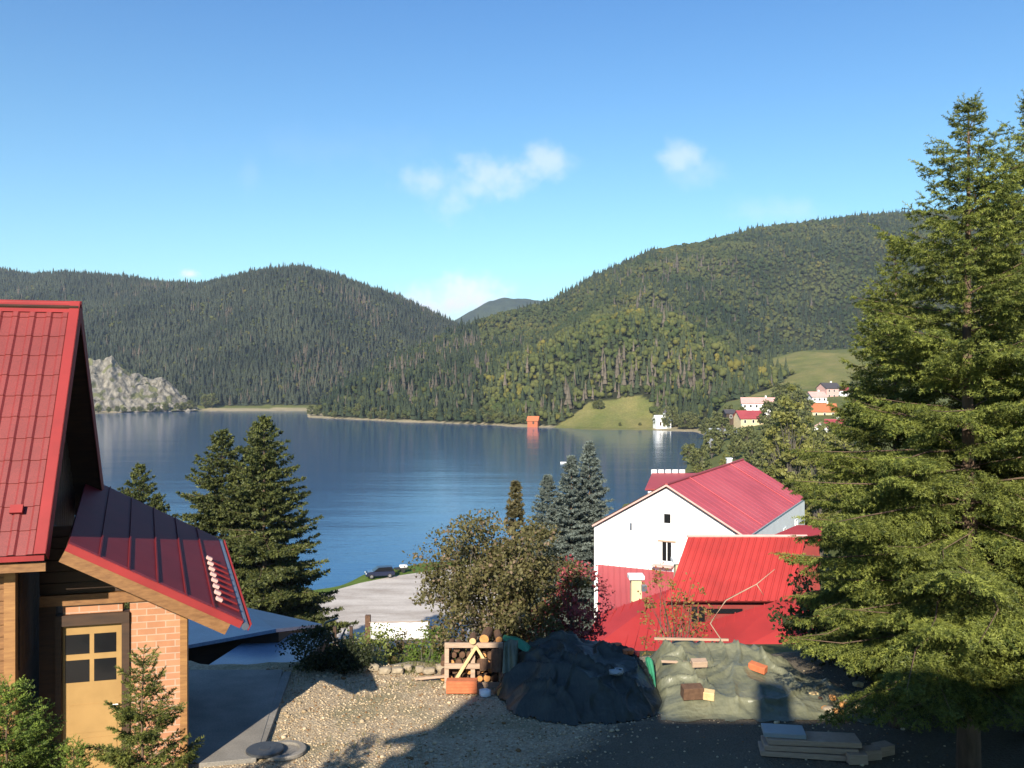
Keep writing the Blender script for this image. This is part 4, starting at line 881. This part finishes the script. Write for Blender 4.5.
for px, D, s in ((712,300,1.0),(722,330,1.1),(738,300,.9),(770,340,1.3),(783,350,1.5),(790,380,1.7),(800,360,1.5),(858,440,1.4),(870,400,1.5),(795,430,1.3),(780,440,1.2),(742,385,.8),(729,395,.9),(716,410,1.0),(706,440,1.1),(700,260,.9),(690,300,.8),(803,300,.9),(790,290,1.0),(818,250,.6),(770,270,1.0),(752,240,.8),(765,215,.9),(785,210,1.1),(806,230,1.1),(830,220,1.2),(850,210,1.2),(870,250,1.4),(880,320,1.4),(890,400,1.5),(735,265,.7),(748,275,.9)):
    x = P(px,0,D).x; again(vl, vl['label'], (x, D, H(x, D)-.3), px*1.3, (s,s,s*rng.uniform(.9,1.2)), vl['group'])
sh_ = copy_tree(vl); sh_['label'] = 'broadleaf tree on the far lake shore'; sh_['group'] = 'trees along the far lake shore'; sh_.name = 'shore_tree'
first = True
for px, dd, s in [(312+ k*7.6 + random.uniform(-3,3), random.uniform(4,24), random.uniform(.55,1.15)) for k in range(31)] + [(655+random.uniform(0,44), random.uniform(4,26), random.uniform(.8,1.35)) for k in range(20)] + [(600,44,.8),(596,46,.7),(640,12,.3),(620,10,.3),(150,8,.7),(160,9,.9),(205,12,1.5),(212,14,1.9),(198,12,1.3),(120,7,.6),(128,7,.7),(135,6,.7),(144,7,.7),(168,9,.7),(175,9,.9),(186,8,.9),(192,8,1.1),(96,6,.6),(103,6,.7),(110,7,.8)]:
    D = curve(px, [(90,830),(195,912),(301,915),(309,735),(320,718),(400,648),(430,633),(520,575),(590,540),(625,538),(655,534),(690,518),(704,514)])+dd
    x = P(px,0,D).x; o = sh_ if first else copy_tree(sh_); first = False
    o.location = (x, D, H(x, D)-.5) if px > 199 or px < 80 else (x, D-24, -21.3); o.rotation_euler = (0,0,px); o.scale = (s,s,s*random.uniform(.8,1.15))
# grass tufts on the yard edge and weeds in the gravel, one mass
def grass():
    r = np.random.default_rng(77); n = 9000; x = r.uniform(-4.6,6.5,n); yb = np.interp(x, [-5,-3,1,6,7],[18.6,18.3,18.6,19,19]); y = yb+np.abs(r.normal(0,.45,n))*np.where(r.uniform(0,1,n)<.8,1,-1.2)
    pm = fbm(x, y, 1.6, 4); k = pm > .12; x, y = x[k], y[k]
    x2 = r.uniform(-3.4,5.5,3200); y2 = r.uniform(12.6,18.4,3200); pk = fbm(x2, y2, 1.3, 8) > .42; x, y = np.concatenate([x,x2[pk]]), np.concatenate([y,y2[pk]]); n = len(x)
    z = np.array([ZY(a, b) if b < 19 else -1.35*max(0,(b-19.2)) for a, b in zip(x, y)]); B = np.stack([x,y,z-.01],1); a = r.uniform(0,6.283,n); h = r.uniform(.03,.15,n)
    wv_ = np.stack([np.cos(a),np.sin(a),0*a],1)*.006; tipv = B+np.stack([r.normal(0,.03,n), r.normal(0,.03,n), h],1)
    V = np.stack([B-wv_, B+wv_, tipv],1).reshape(-1,3); g = r.uniform(0,1,(n,1)); C = np.repeat(np.array([.07,.09,.02])*(1-g)+np.array([.20,.19,.07])*g, 3, 0)
    tag(np_mesh('grass', V, np.arange(n*3).reshape(-1,3), M['grassblade'], C), 'short dry grass along the yard edge and in the gravel', 'grass', kind='stuff')
grass()
def gravel():
    r = np.random.default_rng(78); n = 15000; x = r.uniform(-5.2,7.5,n); y = 12.6+r.uniform(0,1,n)**1.1*6.4; s = r.uniform(.008,.026,n)*np.where(r.uniform(0,1,n) < .03, 2.2, 1)
    V0, F0 = ico(1); V0 = V0[:12]; bm = bmesh.new(); bmesh.ops.create_icosphere(bm, subdivisions=1, radius=1); bm.verts.ensure_lookup_table()
    V0 = np.array([v.co[:] for v in bm.verts]); F0 = np.array([[v.index for v in f.verts] for f in bm.faces]); bm.free()
    if len(V0) > 12: bm = bmesh.new(); bmesh.ops.create_cube(bm, size=1.4); bmesh.ops.triangulate(bm, faces=bm.faces); V0 = np.array([v.co[:] for v in bm.verts]); F0 = np.array([[v.index for v in f.verts] for f in bm.faces]); bm.free()
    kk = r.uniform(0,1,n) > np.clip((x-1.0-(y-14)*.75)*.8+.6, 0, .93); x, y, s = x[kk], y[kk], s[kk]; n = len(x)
    z = np.array([ZY(a, b) for a, b in zip(x, y)])
    m3 = nrm(r.normal(0,1,(n,3))); m4 = nrm(np.cross(m3, r.normal(0,1,(n,3)))); m5 = np.cross(m3, m4); Rm = np.stack([m3,m4,m5],2)
    W = np.einsum('nij,vj->nvi', Rm, V0)*np.array([1,1,.6])*s[:,None,None]*r.uniform(.75,1.2,(n,len(V0),1)); W += np.stack([x,y,z+s*.25],1)[:,None]
    g = r.uniform(0,1,(n,1)); C = np.array([.30,.225,.14])*(1-g)+np.array([.52,.42,.29])*g; brn = r.uniform(0,1,(n,1)) < .12; C = np.where(brn, np.array([.20,.11,.05]), C)
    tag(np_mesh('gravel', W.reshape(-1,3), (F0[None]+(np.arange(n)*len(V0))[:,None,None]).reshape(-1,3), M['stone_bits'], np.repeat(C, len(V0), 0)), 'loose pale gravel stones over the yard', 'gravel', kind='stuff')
gravel()
# ---------------------------------------------------------------- yard: fence, woodpile, tarpaulins, bricks
fn = thing('fence', 'low brown garden fence on the slope carrying the white banner', 'fence', (-5,38,-7.6))
for x in (-7.6,-6.9,-4.7,-3.4,-2.1):
    mb = MB(); mb.box((x,38.06,-6.0), (.13,.13,3.2)); mb.build('post', M['timber_dark'], fn)
mb = MB(); mb.box((-6.17,38,-5.6), (.22,.2,3.4)); mb.build('post', M['log_bark'], fn)
for z in (-5.7,-5.0):
    mb = MB(); mb.bar((-7.7,38.0,z), (-2.0,38.0,z+.05), .05, .11); mb.build('rail', M['greybark'], fn)
for k in range(15):
    mb = MB(); mb.box((-7.5+k*.37+.05*math.sin(k*5),38.05,-5.5+.10*math.sin(k*2.7)), (.10,.04,1.3)); mb.build('board', M['greybark'], fn)
bn = thing('banner', 'blank white banner sheet hung on the fence', 'banner', (-4.9,37.9,-4.5))
mb = MB(); V = []; nx = 20
for j in range(6):
    for i in range(nx): V.append((-6.04+2.5*i/(nx-1), 37.86-.05*math.sin(i*1.1)*(j/5), -4.92+.74*j/5-.04*math.sin(math.pi*i/(nx-1))+.04*i/(nx-1)))
mb.add(V, [(j*nx+i, j*nx+i+1, (j+1)*nx+i+1, (j+1)*nx+i) for j in range(5) for i in range(nx-1)]); o = mb.build('sheet', M['white_paint'], bn, smooth=True); sm = o.modifiers.new('s','SOLIDIFY'); sm.thickness = .006
mb = MB(); mb.tube([(-6.1,37.85,-4.17),(-3.5,37.85,-4.13)], .016, 6); mb.build('rope', M['pallet'], bn)
# round arched trellis left of the banner
tr_ = thing('trellis', 'small bent grey wire trellis left of the banner', 'trellis', (-5.2,25,-1.9))
mb = MB(); mb.tube([(-5.45,25,-2),(-5.42,25,-1.1),(-5.25,25,-.72),(-4.9,25,-.60)], .03, 6); mb.build('arch', M['concrete'], tr_)
mb = MB(); mb.tube([(-4.95,25.3,-2),(-4.85,25.3,-1.2),(-4.75,25.3,-.98)], .03, 6); mb.build('arch', M['concrete'], tr_)
# car and trailer
cx, cy = P(380,0,124).x, 124.0; cz = -21.0
car = thing('parked_car', 'dark navy estate car parked on the grass by the lake', 'car', (cx,cy,cz), R(196))
prof = [(-1.95,.32),(-2.0,.62),(-1.92,.88),(-.62+1.6,.93),(1.75,.86),(2.02,.66),(2.05,.32)]
mb = MB(); hw = .86; k = len(prof); mb.add([(x,-hw,z) for x, z in prof]+[(x,hw,z) for x, z in prof], [tuple(range(k)), tuple(range(2*k-1,k-1,-1))]+[(i,k+i,k+(i+1)%k,(i+1)%k) for i in range(k)]); bd = mb.build('body', M['car_paint'], car, bevel=.05, local=True)
mb = MB(); mb.add([(-1.9,-.8,.87),(1.05,-.8,.91),(1.05,.8,.91),(-1.9,.8,.87),(-1.62,-.66,1.42),(.25,-.66,1.45),(.25,.66,1.45),(-1.62,.66,1.42)], [(3,2,1,0),(4,5,6,7),(0,1,5,4),(1,2,6,5),(2,3,7,6),(3,0,4,7)]); mb.build('windows', M['glass_dark'], car, local=True)
mb = MB(); mb.box((-.68,0,1.455), (1.95,1.36,.05)); mb.build('roof', M['car_paint'], car, bevel=.02, local=True)
mb = MB(); mb.slab([(1.06,-.74,.945),(1.06,.74,.945),(1.74,.70,.885),(1.74,-.70,.885)], .02); mb.build('bonnet_glint', M['chrome'], car, local=True)  # white reflection put in as a bright metal sheet over the navy paint
for x in (-1.25,1.28):
    for y in (-.8,.8):
        mb = MB(); mb.tube([(x,y-.1,.31),(x,y+.1,.31)], .31, 16); wl_ = mb.build('wheel', M['tyre'], car, local=True)
        mb = MB(); mb.tube([(x,y-.105,.31),(x,y+.105,.31)], .19, 12); mb.build('rim', M['chrome'], wl_, local=True)
for y in (-.62,.62):
    mb = MB(); mb.box((1.99,y,.70), (.09,.36,.16)); mb.build('headlight', M['white_paint'], car, bevel=.02, local=True)
    mb = MB(); mb.box((-1.95,y,.74), (.06,.3,.2)); mb.build('tail_light', M['red_bright'], car, local=True)
tl = thing('trailer', 'low light boat trailer behind the navy car', 'trailer', (P(400,0,127.5).x,127.5,cz), R(200))
mb = MB(); mb.box((-.2,0,.5), (1.9,1.2,.12)); mb.bar((.7,0,.5), (1.7,0,.45), .08, .08); mb.build('frame', M['tyre'], tl, local=True)
mb = MB(); mb.box((-.5,0,.78), (1.1,.9,.4)); mb.build('load', M['white_paint'], tl, bevel=.12, local=True)
for y in (-.62,.62): mb = MB(); mb.tube([(-.3,y-.08,.28),(-.3,y+.08,.28)], .28, 14); mb.build('wheel', M['tyre'], tl, local=True)

# round well cover
wc = thing('well_cover', 'round iron lid beside an open concrete ring in the gravel', 'cover', (-3.95,14.35,.03))
mb = MB(); mb.lathe((-3.72,14.46,.0), [(.36,.0),(.36,.05),(.345,.06),(.26,.06),(.26,.02)], 36); mb.build('ring', M['concrete'], wc)
mb = MB(); mb.lathe((-4.0,14.36,.065), [(.30,0),(.30,.03),(.285,.04),(.10,.042),(.08,.05),(.001,.05)], 36); mb.build('lid', M['iron'], wc)

# stone edging along the yard
def rock(name, c, s, seed, m, label, cat, group=None):
    bm = bmesh.new(); bmesh.ops.create_icosphere(bm, subdivisions=2, radius=1); r = random.Random(seed); o3 = Vector((seed*3.1,seed*1.7,0))
    for v in bm.verts: v.co = Vector((v.co.x*s[0], v.co.y*s[1], v.co.z*s[2]))*(1+.35*mnoise.noise(v.co*1.6+o3)); v.co.x = max(-s[0]*.8, min(s[0]*.8, v.co.x)); v.co.z = max(-s[2]*.7, min(s[2]*.7, v.co.z))
    bmesh.ops.rotate(bm, verts=bm.verts, matrix=Matrix.Rotation(r.uniform(-.4,.4), 3, 'Z')); me = bpy.data.meshes.new(name); bm.to_mesh(me); bm.free(); me.materials.append(m)
    o = link(name, me); o.location = c; return tag(o, label, cat, group)
for k in range(13):
    x = -3.1+k*.235+random.uniform(-.04,.04); rock('edging_stone', (x, 18.45+.12*math.sin(k*1.9), .07), (random.uniform(.09,.17), .10, random.uniform(.07,.13)), k, M['rubble'], 'rough tan edging stone between the gravel and the shrubs', 'stone', 'stones edging the yard')
# woodpile behind the pallet
wpile = 'logs stacked behind the pallet'
def log(c, r_, L, axis, m_end, label, group=None):
    ax = Vector(axis).normalized(); t_ = thing('log', label, 'log', c, 0, group); n = 12
    mb = MB(); mb.tube([-ax*L/2, -ax*L*.2, ax*L*.2, ax*L/2], [r_, r_*.97, r_*1.03, r_*.98], n); mb.build('bark', M['log_bark'], t_, local=True)
    mb = MB(); mb.tube([-ax*(L/2+.004), -ax*(L/2-.03)], r_*.93, n); mb.build('cut_end', M[m_end], t_, local=True)
    mb = MB(); mb.tube([ax*(L/2-.03), ax*(L/2+.004)], r_*.93, n); mb.build('cut_end', M[m_end], t_, local=True); return t_
for row in range(5):
    for k in range(11):
        x = -1.38+k*.145+(.07 if row % 2 else 0)+random.uniform(-.015,.015); z = .09+row*.15
        if row == 4 and k in (0,3,9,10): continue
        log((x, 18.05+random.uniform(-.05,.05), z), random.uniform(.055,.082), .42, (random.uniform(-.06,.06),1,random.uniform(-.03,.03)), random.choice(['log_end','log_bark','log_bark']), 'brown firewood log stacked behind the leaning pallet', wpile)
log((-.52,17.98,.91), .10, .5, (.15,1,.05), 'log_end', 'thick log with bright orange cut end on top of the stack')
log((-.28,18.0,.88), .075, .45, (-.1,1,.05), 'log_end', 'smaller orange cut log beside the thickest one on top')
log((-.78,17.72,.92), .07, .3, (0,1,.1), 'log_end_pale', 'short log with pale yellow end resting on the pallet top')
log((-.16,17.15,.09), .12, .35, (.1,1,0), 'log_end', 'round log with orange end on the ground before the tarp')
log((-.14,17.25,.30), .10, .35, (-.1,1,0), 'log_bark', 'dark log lying on top of the orange ended log')
log((-.28,17.45,.56), .13, .42, (0,.25,1), 'log_bark', 'thick upright bark log at the right end of the pallet')
log((-.55,17.4,.50), .085, .22, (0,.3,1), 'log_end_pale', 'short pale chopped log piece beside the upright bark log')
pl = thing('pallet', 'weathered pinkish wooden pallet leaning against the woodpile', 'pallet', (-.85,17.65,0))
def pq(x, z, o=0): return Vector((x, 17.62+.10*z/.8+o, z))
for x in (-1.30,-.78,-.22): MB().bar(pq(x,.02), pq(x,.84), .085, .05, up=(0,1,0)).build('upright', M['pallet'], pl)
for z in (.04,.40,.80): MB().bar(pq(-1.34,z,-.052), pq(-.18,z,-.052), .05, .095).build('board', M['pallet'], pl)
MB().bar(pq(-1.15,.10,-.115), pq(-.72,.78,-.115), .06, .045, up=(0,1,0)).build('brace', M['log_end_pale'], pl)
MB().bar(pq(-.72,.80,-.115), pq(-.50,.46,-.115), .05, .045, up=(0,1,0)).build('brace', M['log_end_pale'], pl)
hbk = thing('hollow_block', 'orange ribbed hollow clay block lying before the pallet', 'brick', (-.95,17.2,0))
mb = MB(); mb.box((-.97,17.2,.15), (.60,.24,.235)); mb.build('body', M['terracotta'], hbk, bevel=.006)
for k in range(4): mb = MB(); mb.box((-.97,17.076,.06+k*.06), (.59,.014,.032)); mb.build('rib', M['terracotta'], hbk)
o = MB().bar((-1.95,17.9,.05), (-1.28,17.75,.16), .05, .045).build('stick', M['pallet']); tag(o, 'grey stick lying on the stones left of the pallet', 'stick')
rock('plaster_lump', (-.52,17.1,.05), (.14,.12,.09), 44, M['white_wall'], 'whitish plaster lump on the ground beside the clay block', 'rubble')
for k, (x, y, z, m_) in enumerate(((.16,16.95,.06,'terracotta'),(.30,17.1,.05,'dark_red_wall'),(.22,16.9,.16,'terracotta'))):
    o = MB().box((x,y,z), (.25,.12,.07), Matrix.Rotation(.3+k, 3, 'Z')).build('brick', M[m_], bevel=.006); tag(o, ('orange brick lying flat at the corner of the dark tarpaulin','dark red brick half under the dark tarpaulin','orange brick stacked askew on the other orange one')[k], 'brick')

# tarpaulin covered heaps
def tarp(name, label, poly_h, x0, x1, y0, y1, m, seed, foot, fold=.06):
    nx, ny = 150, 90; V = []; keep = {}; fs = []
    for j in range(ny):
        for i in range(nx):
            u, v = i/(nx-1), j/(ny-1); x = x0+(x1-x0)*u; y = y0+(y1-y0)*v; h = poly_h(u, v)
            g1 = mnoise.noise(Vector((x*.9+seed, y*.9, 0))); w1 = abs(mnoise.noise(Vector((x*.55+y*.9+seed, (y*.5-x*.25), 2))+Vector((0, g1*.7, 0))))
            w2 = abs(mnoise.noise(Vector((x*1.9-y*.6+g1*1.2, (y+x*.3)*.8, seed)))); sc_ = min(1, h*2.2+.08)
            h += fold*sc_*(max(0, 1-w1*9)**1.4*1.5 + max(0, 1-w2*8)**1.4*.9) + .07*sc_*g1 + .02*sc_*mnoise.noise(Vector((x*5, y*3, seed)))
            wob = .10*mnoise.noise(Vector((u*7, v*7, seed)))
            V.append((x+wob*1.2, y+wob+.04*math.sin(u*40)*(v < .03), max(h, .012)+ZY(x, y)))
    ok = lambda i, j: foot(i/(nx-1), j/(ny-1)) < 1.0 + .10*mnoise.noise(Vector((i*.12, j*.12, seed)))
    mb = MB(); mb.add(V, [(j*nx+i, j*nx+i+1, (j+1)*nx+i+1, (j+1)*nx+i) for j in range(ny-1) for i in range(nx-1) if ok(i, j)]); o = mb.build(name, m, smooth=True); bmx = bmesh.new(); bmx.from_mesh(o.data); bmesh.ops.delete(bmx, geom=[v for v in bmx.verts if not v.link_faces], context='VERTS'); bmx.to_mesh(o.data); bmx.free()
    return tag(o, label, 'tarpaulin')
def sstep(a, b, x): t = min(1, max(0, (x-a)/(b-a))); return t*t*(3-2*t)
def f1(u, v): return (abs((u-.5)/.5)**2.4 + abs((v-.52)/.5)**2.4)
def h1(u, v):
    r = min(1, f1(u, v)); q = Vector((u*3.1, v*2.6, 2.0)); return max(0, (1-r**1.1))*(.78+.20*mnoise.noise(q)+.10*math.sin(u*7+.4))*(.55+.45*sstep(0,.62,v))*1.12
def f2(u, v): w_ = 1 if u < .55 else 1-.62*(u-.55)/.45; return max(abs((u-.5)/.5)**6, (abs((v-(.52-.30*sstep(.5,1,u)))/(.50*w_)))**3)
def h2(u, v):
    top = .62-.04*u if u < .5 else .60-.50*(u-.5)/.5; e = sstep(-.02,.16,u)*sstep(0,.05,1-u)*(.35*sstep(-.03,.25,v)+.65*sstep(.15,.95,v))*sstep(0,.06,1-v); return top*e*max(0, 1-min(1, f2(u, v))**3)
tarp('tarpaulin', 'dark tarpaulin over a tall heap in the shade', h1, -.30, 2.95, 15.5, 19.0, M['tarp_dark'], 3, f1, fold=.10)
tarp('tarpaulin', 'wrinkled grey green tarpaulin over the long low heap', h2, 2.62, 6.75, 15.7, 18.9, M['tarp_grey'], 11, f2, fold=.11)
def flap(pts, m, label):
    mb = MB(); n = 9; V = []; a, b, c, d = [Vector(p) for p in pts]
    for j in range(n):
        for i in range(n): u, v = i/(n-1), j/(n-1); p = (a*(1-u)+b*u)*(1-v)+(d*(1-u)+c*u)*v; V.append(p+Vector((0,-.05*math.sin(u*9+v*2),.025*math.sin(u*7+v*4))))
    mb.add(V, [(j*n+i, j*n+i+1, (j+1)*n+i+1, (j+1)*n+i) for j in range(n-1) for i in range(n-1)]); o = mb.build('tarpaulin_flap', m, smooth=True); s = o.modifiers.new('s','SOLIDIFY'); s.thickness = .006; tag(o, label, 'tarpaulin')
flap([(-.20,17.15,.18),(.10,17.0,.12),(.12,17.62,.92),(-.16,17.55,.92)], M['tarp_grey'], 'pale green tarpaulin flap hanging beside the pallet')
flap([(-.20,17.82,.86),(.36,17.8,.60),(.44,18.15,.66),(-.15,18.15,.90)], M['tarp_green'], 'bright green tarpaulin scrap on top of the heap by the logs')
flap([(2.66,17.1,.22),(2.76,17.0,.12),(2.80,17.5,.55),(2.62,17.55,.62)], M['tarp_green'], 'green tarpaulin strip hanging between the two covered heaps')
def on1(x, y): return h1((x+.30)/3.25, (y-15.5)/3.5)+.07
rock('broken_tile', (2.1,18.0,on1(2.1,18.0)+.03), (.16,.10,.05), 61, M['terracotta'], 'orange broken tile on the dark tarpaulin', 'tile')
rock('plastic_bag', (1.95,16.62,on1(1.95,16.62)+.02), (.17,.14,.07), 63, M['grey_roof'], 'greyish plastic lump in a fold of the dark tarpaulin', 'bag')
for k, x in enumerate((2.30,2.45,2.38)):
    rock('scrap_brick', (x,17.55+.2*k,on1(x,17.55+.2*k)+.03), (.13,.11,.08), 70+k, M['dark_red_wall'] if k else M['terracotta'], ('orange brick chunk between the covered heaps','dark red brick chunk in front of the other dark one','dark red brick chunk farthest back between the heaps')[k], 'brick')
def lay(name, px, py, D, size, rz, ry, m, label, cat):
    c = P(px, py, D); rot = Matrix.Rotation(rz, 3, 'Z') @ Matrix.Rotation(ry, 3, 'Y') @ Matrix.Rotation(R(-22), 3, 'X'); o = MB().box(c, size, rot).build(name, M[m], bevel=.006); return tag(o, label, cat)
def ontarp(x, y, u0=2.62, u1=6.75, v0=15.7, v1=18.9): return h2((x-u0)/(u1-u0), (y-v0)/(v1-v0))
def lay_t(name, x, y, size, rz, m, label, cat, up=.06):
    z0 = ontarp(x, y)+up+size[2]/2; z1 = ontarp(x, y+.3)+up+size[2]/2; sx = math.atan2(z1-z0, .3)
    rot = Matrix.Rotation(sx, 3, 'X') @ Matrix.Rotation(rz, 3, 'Z'); o = MB().box((x,y,z0), size, rot).build(name, M[m], bevel=.006); return tag(o, label, cat)
lay_t('stick', 3.25, 17.45, (.62,.05,.04), -.08, 'pallet', 'pale straight batten lying across the grey green tarpaulin', 'stick', .10)
lay_t('wooden_block', 3.66, 17.35, (.30,.16,.12), .05, 'pallet', 'pinkish wooden block at the end of the pale batten', 'block', .10)
lay_t('brick', 4.78, 17.25, (.34,.15,.13), -.7, 'terracotta', 'orange clay brick holding down the middle of the tarpaulin', 'brick', .08)
lay_t('stone_block', 3.32, 16.35, (.38,.22,.22), .1, 'log_bark', 'brown block at the lower edge of the grey green tarpaulin', 'block', .02)
lay_t('wooden_block', 3.62, 16.3, (.20,.16,.15), -.3, 'log_end_pale', 'yellowish wood block beside the brown block on the tarp edge', 'block', .03)
o = MB().bar((2.95,18.4,.72), (4.5,18.45,.68), .05, .045).build('pole', M['pallet']); tag(o, 'long thin pole along the back edge of the tarpaulin', 'pole')
for k in range(16):
    x = 5.9+random.uniform(-.4,1.0); y = 16.4+random.uniform(-.6,1.2); rock('wood_chunk', (x,y,.08+random.uniform(0,.12)), (random.uniform(.06,.13),.08,.06), 90+k, M[random.choice(['log_end','log_end_pale','log_bark','rubble'])], 'chopped wood chunk on the ground under the big spruce', 'wood', 'wood chunks under the spruce')
# slab and planks in the shadow at the bottom
st = thing('timber_stack', 'short stack of planks under a pale bluish slab in the shade', 'stack', (4.5,14.4,0))
for k in range(3): MB().box((4.75+.05*k,14.35,.06+.10*k), (1.45,.42,.085), Matrix.Rotation(-.16+.03*k, 3, 'Z')).build('plank', M['pallet'], st, bevel=.006)
MB().box((4.42,14.45,.345), (.66,.42,.075), Matrix.Rotation(-.16, 3, 'Z')).build('slab', M['grey_roof'], st, bevel=.008)
for k in range(3):
    o = MB().box((5.45+.28*k,14.05+.16*k,.09), (.30,.22,.16), Matrix.Rotation(.2*k, 3, 'Z')).build('wood_offcut', M['pallet'], bevel=.006); tag(o, ('squared wood offcut touching the end of the plank stack','middle squared wood offcut right of the plank stack','squared wood offcut farthest right of the plank stack')[k], 'wood')
# bare branch over the low red roof
br = MB(); br.tube([(4.35,19.6,-.9),(4.62,19.5,.35),(4.35,19.45,.75),(4.7,19.5,1.25),(5.35,19.4,1.62),(5.75,19.4,1.95)], [.022,.02,.018,.016,.012,.006], 6); br.tube([(5.35,19.4,1.62),(5.5,19.4,1.38)], [.012,.005], 5)
tag(br.build('bare_branch', M['pallet'], smooth=True), 'pale bare forked branch in front of the low red roof', 'branch')
# ---------------------------------------------------------------- air: thin haze round camera and scene
hb = MB(); hb.box((0, 2600, 205), (9000, 5600, 480))
m, t, bs = base_mat('haze'); t.nodes.remove(bs)
pv = N(t, 'ShaderNodeVolumePrincipled'); pv.inputs['Color'].default_value = (.72,.82,1,1); pv.inputs['Density'].default_value = .00011; pv.inputs['Anisotropy'].default_value = .2
t.links.new(pv.outputs[0], t.nodes['Material Output'].inputs['Volume'])
tag(hb.build('haze', m), 'thin pale blue air haze over the lake and hills', 'haze', kind='stuff')
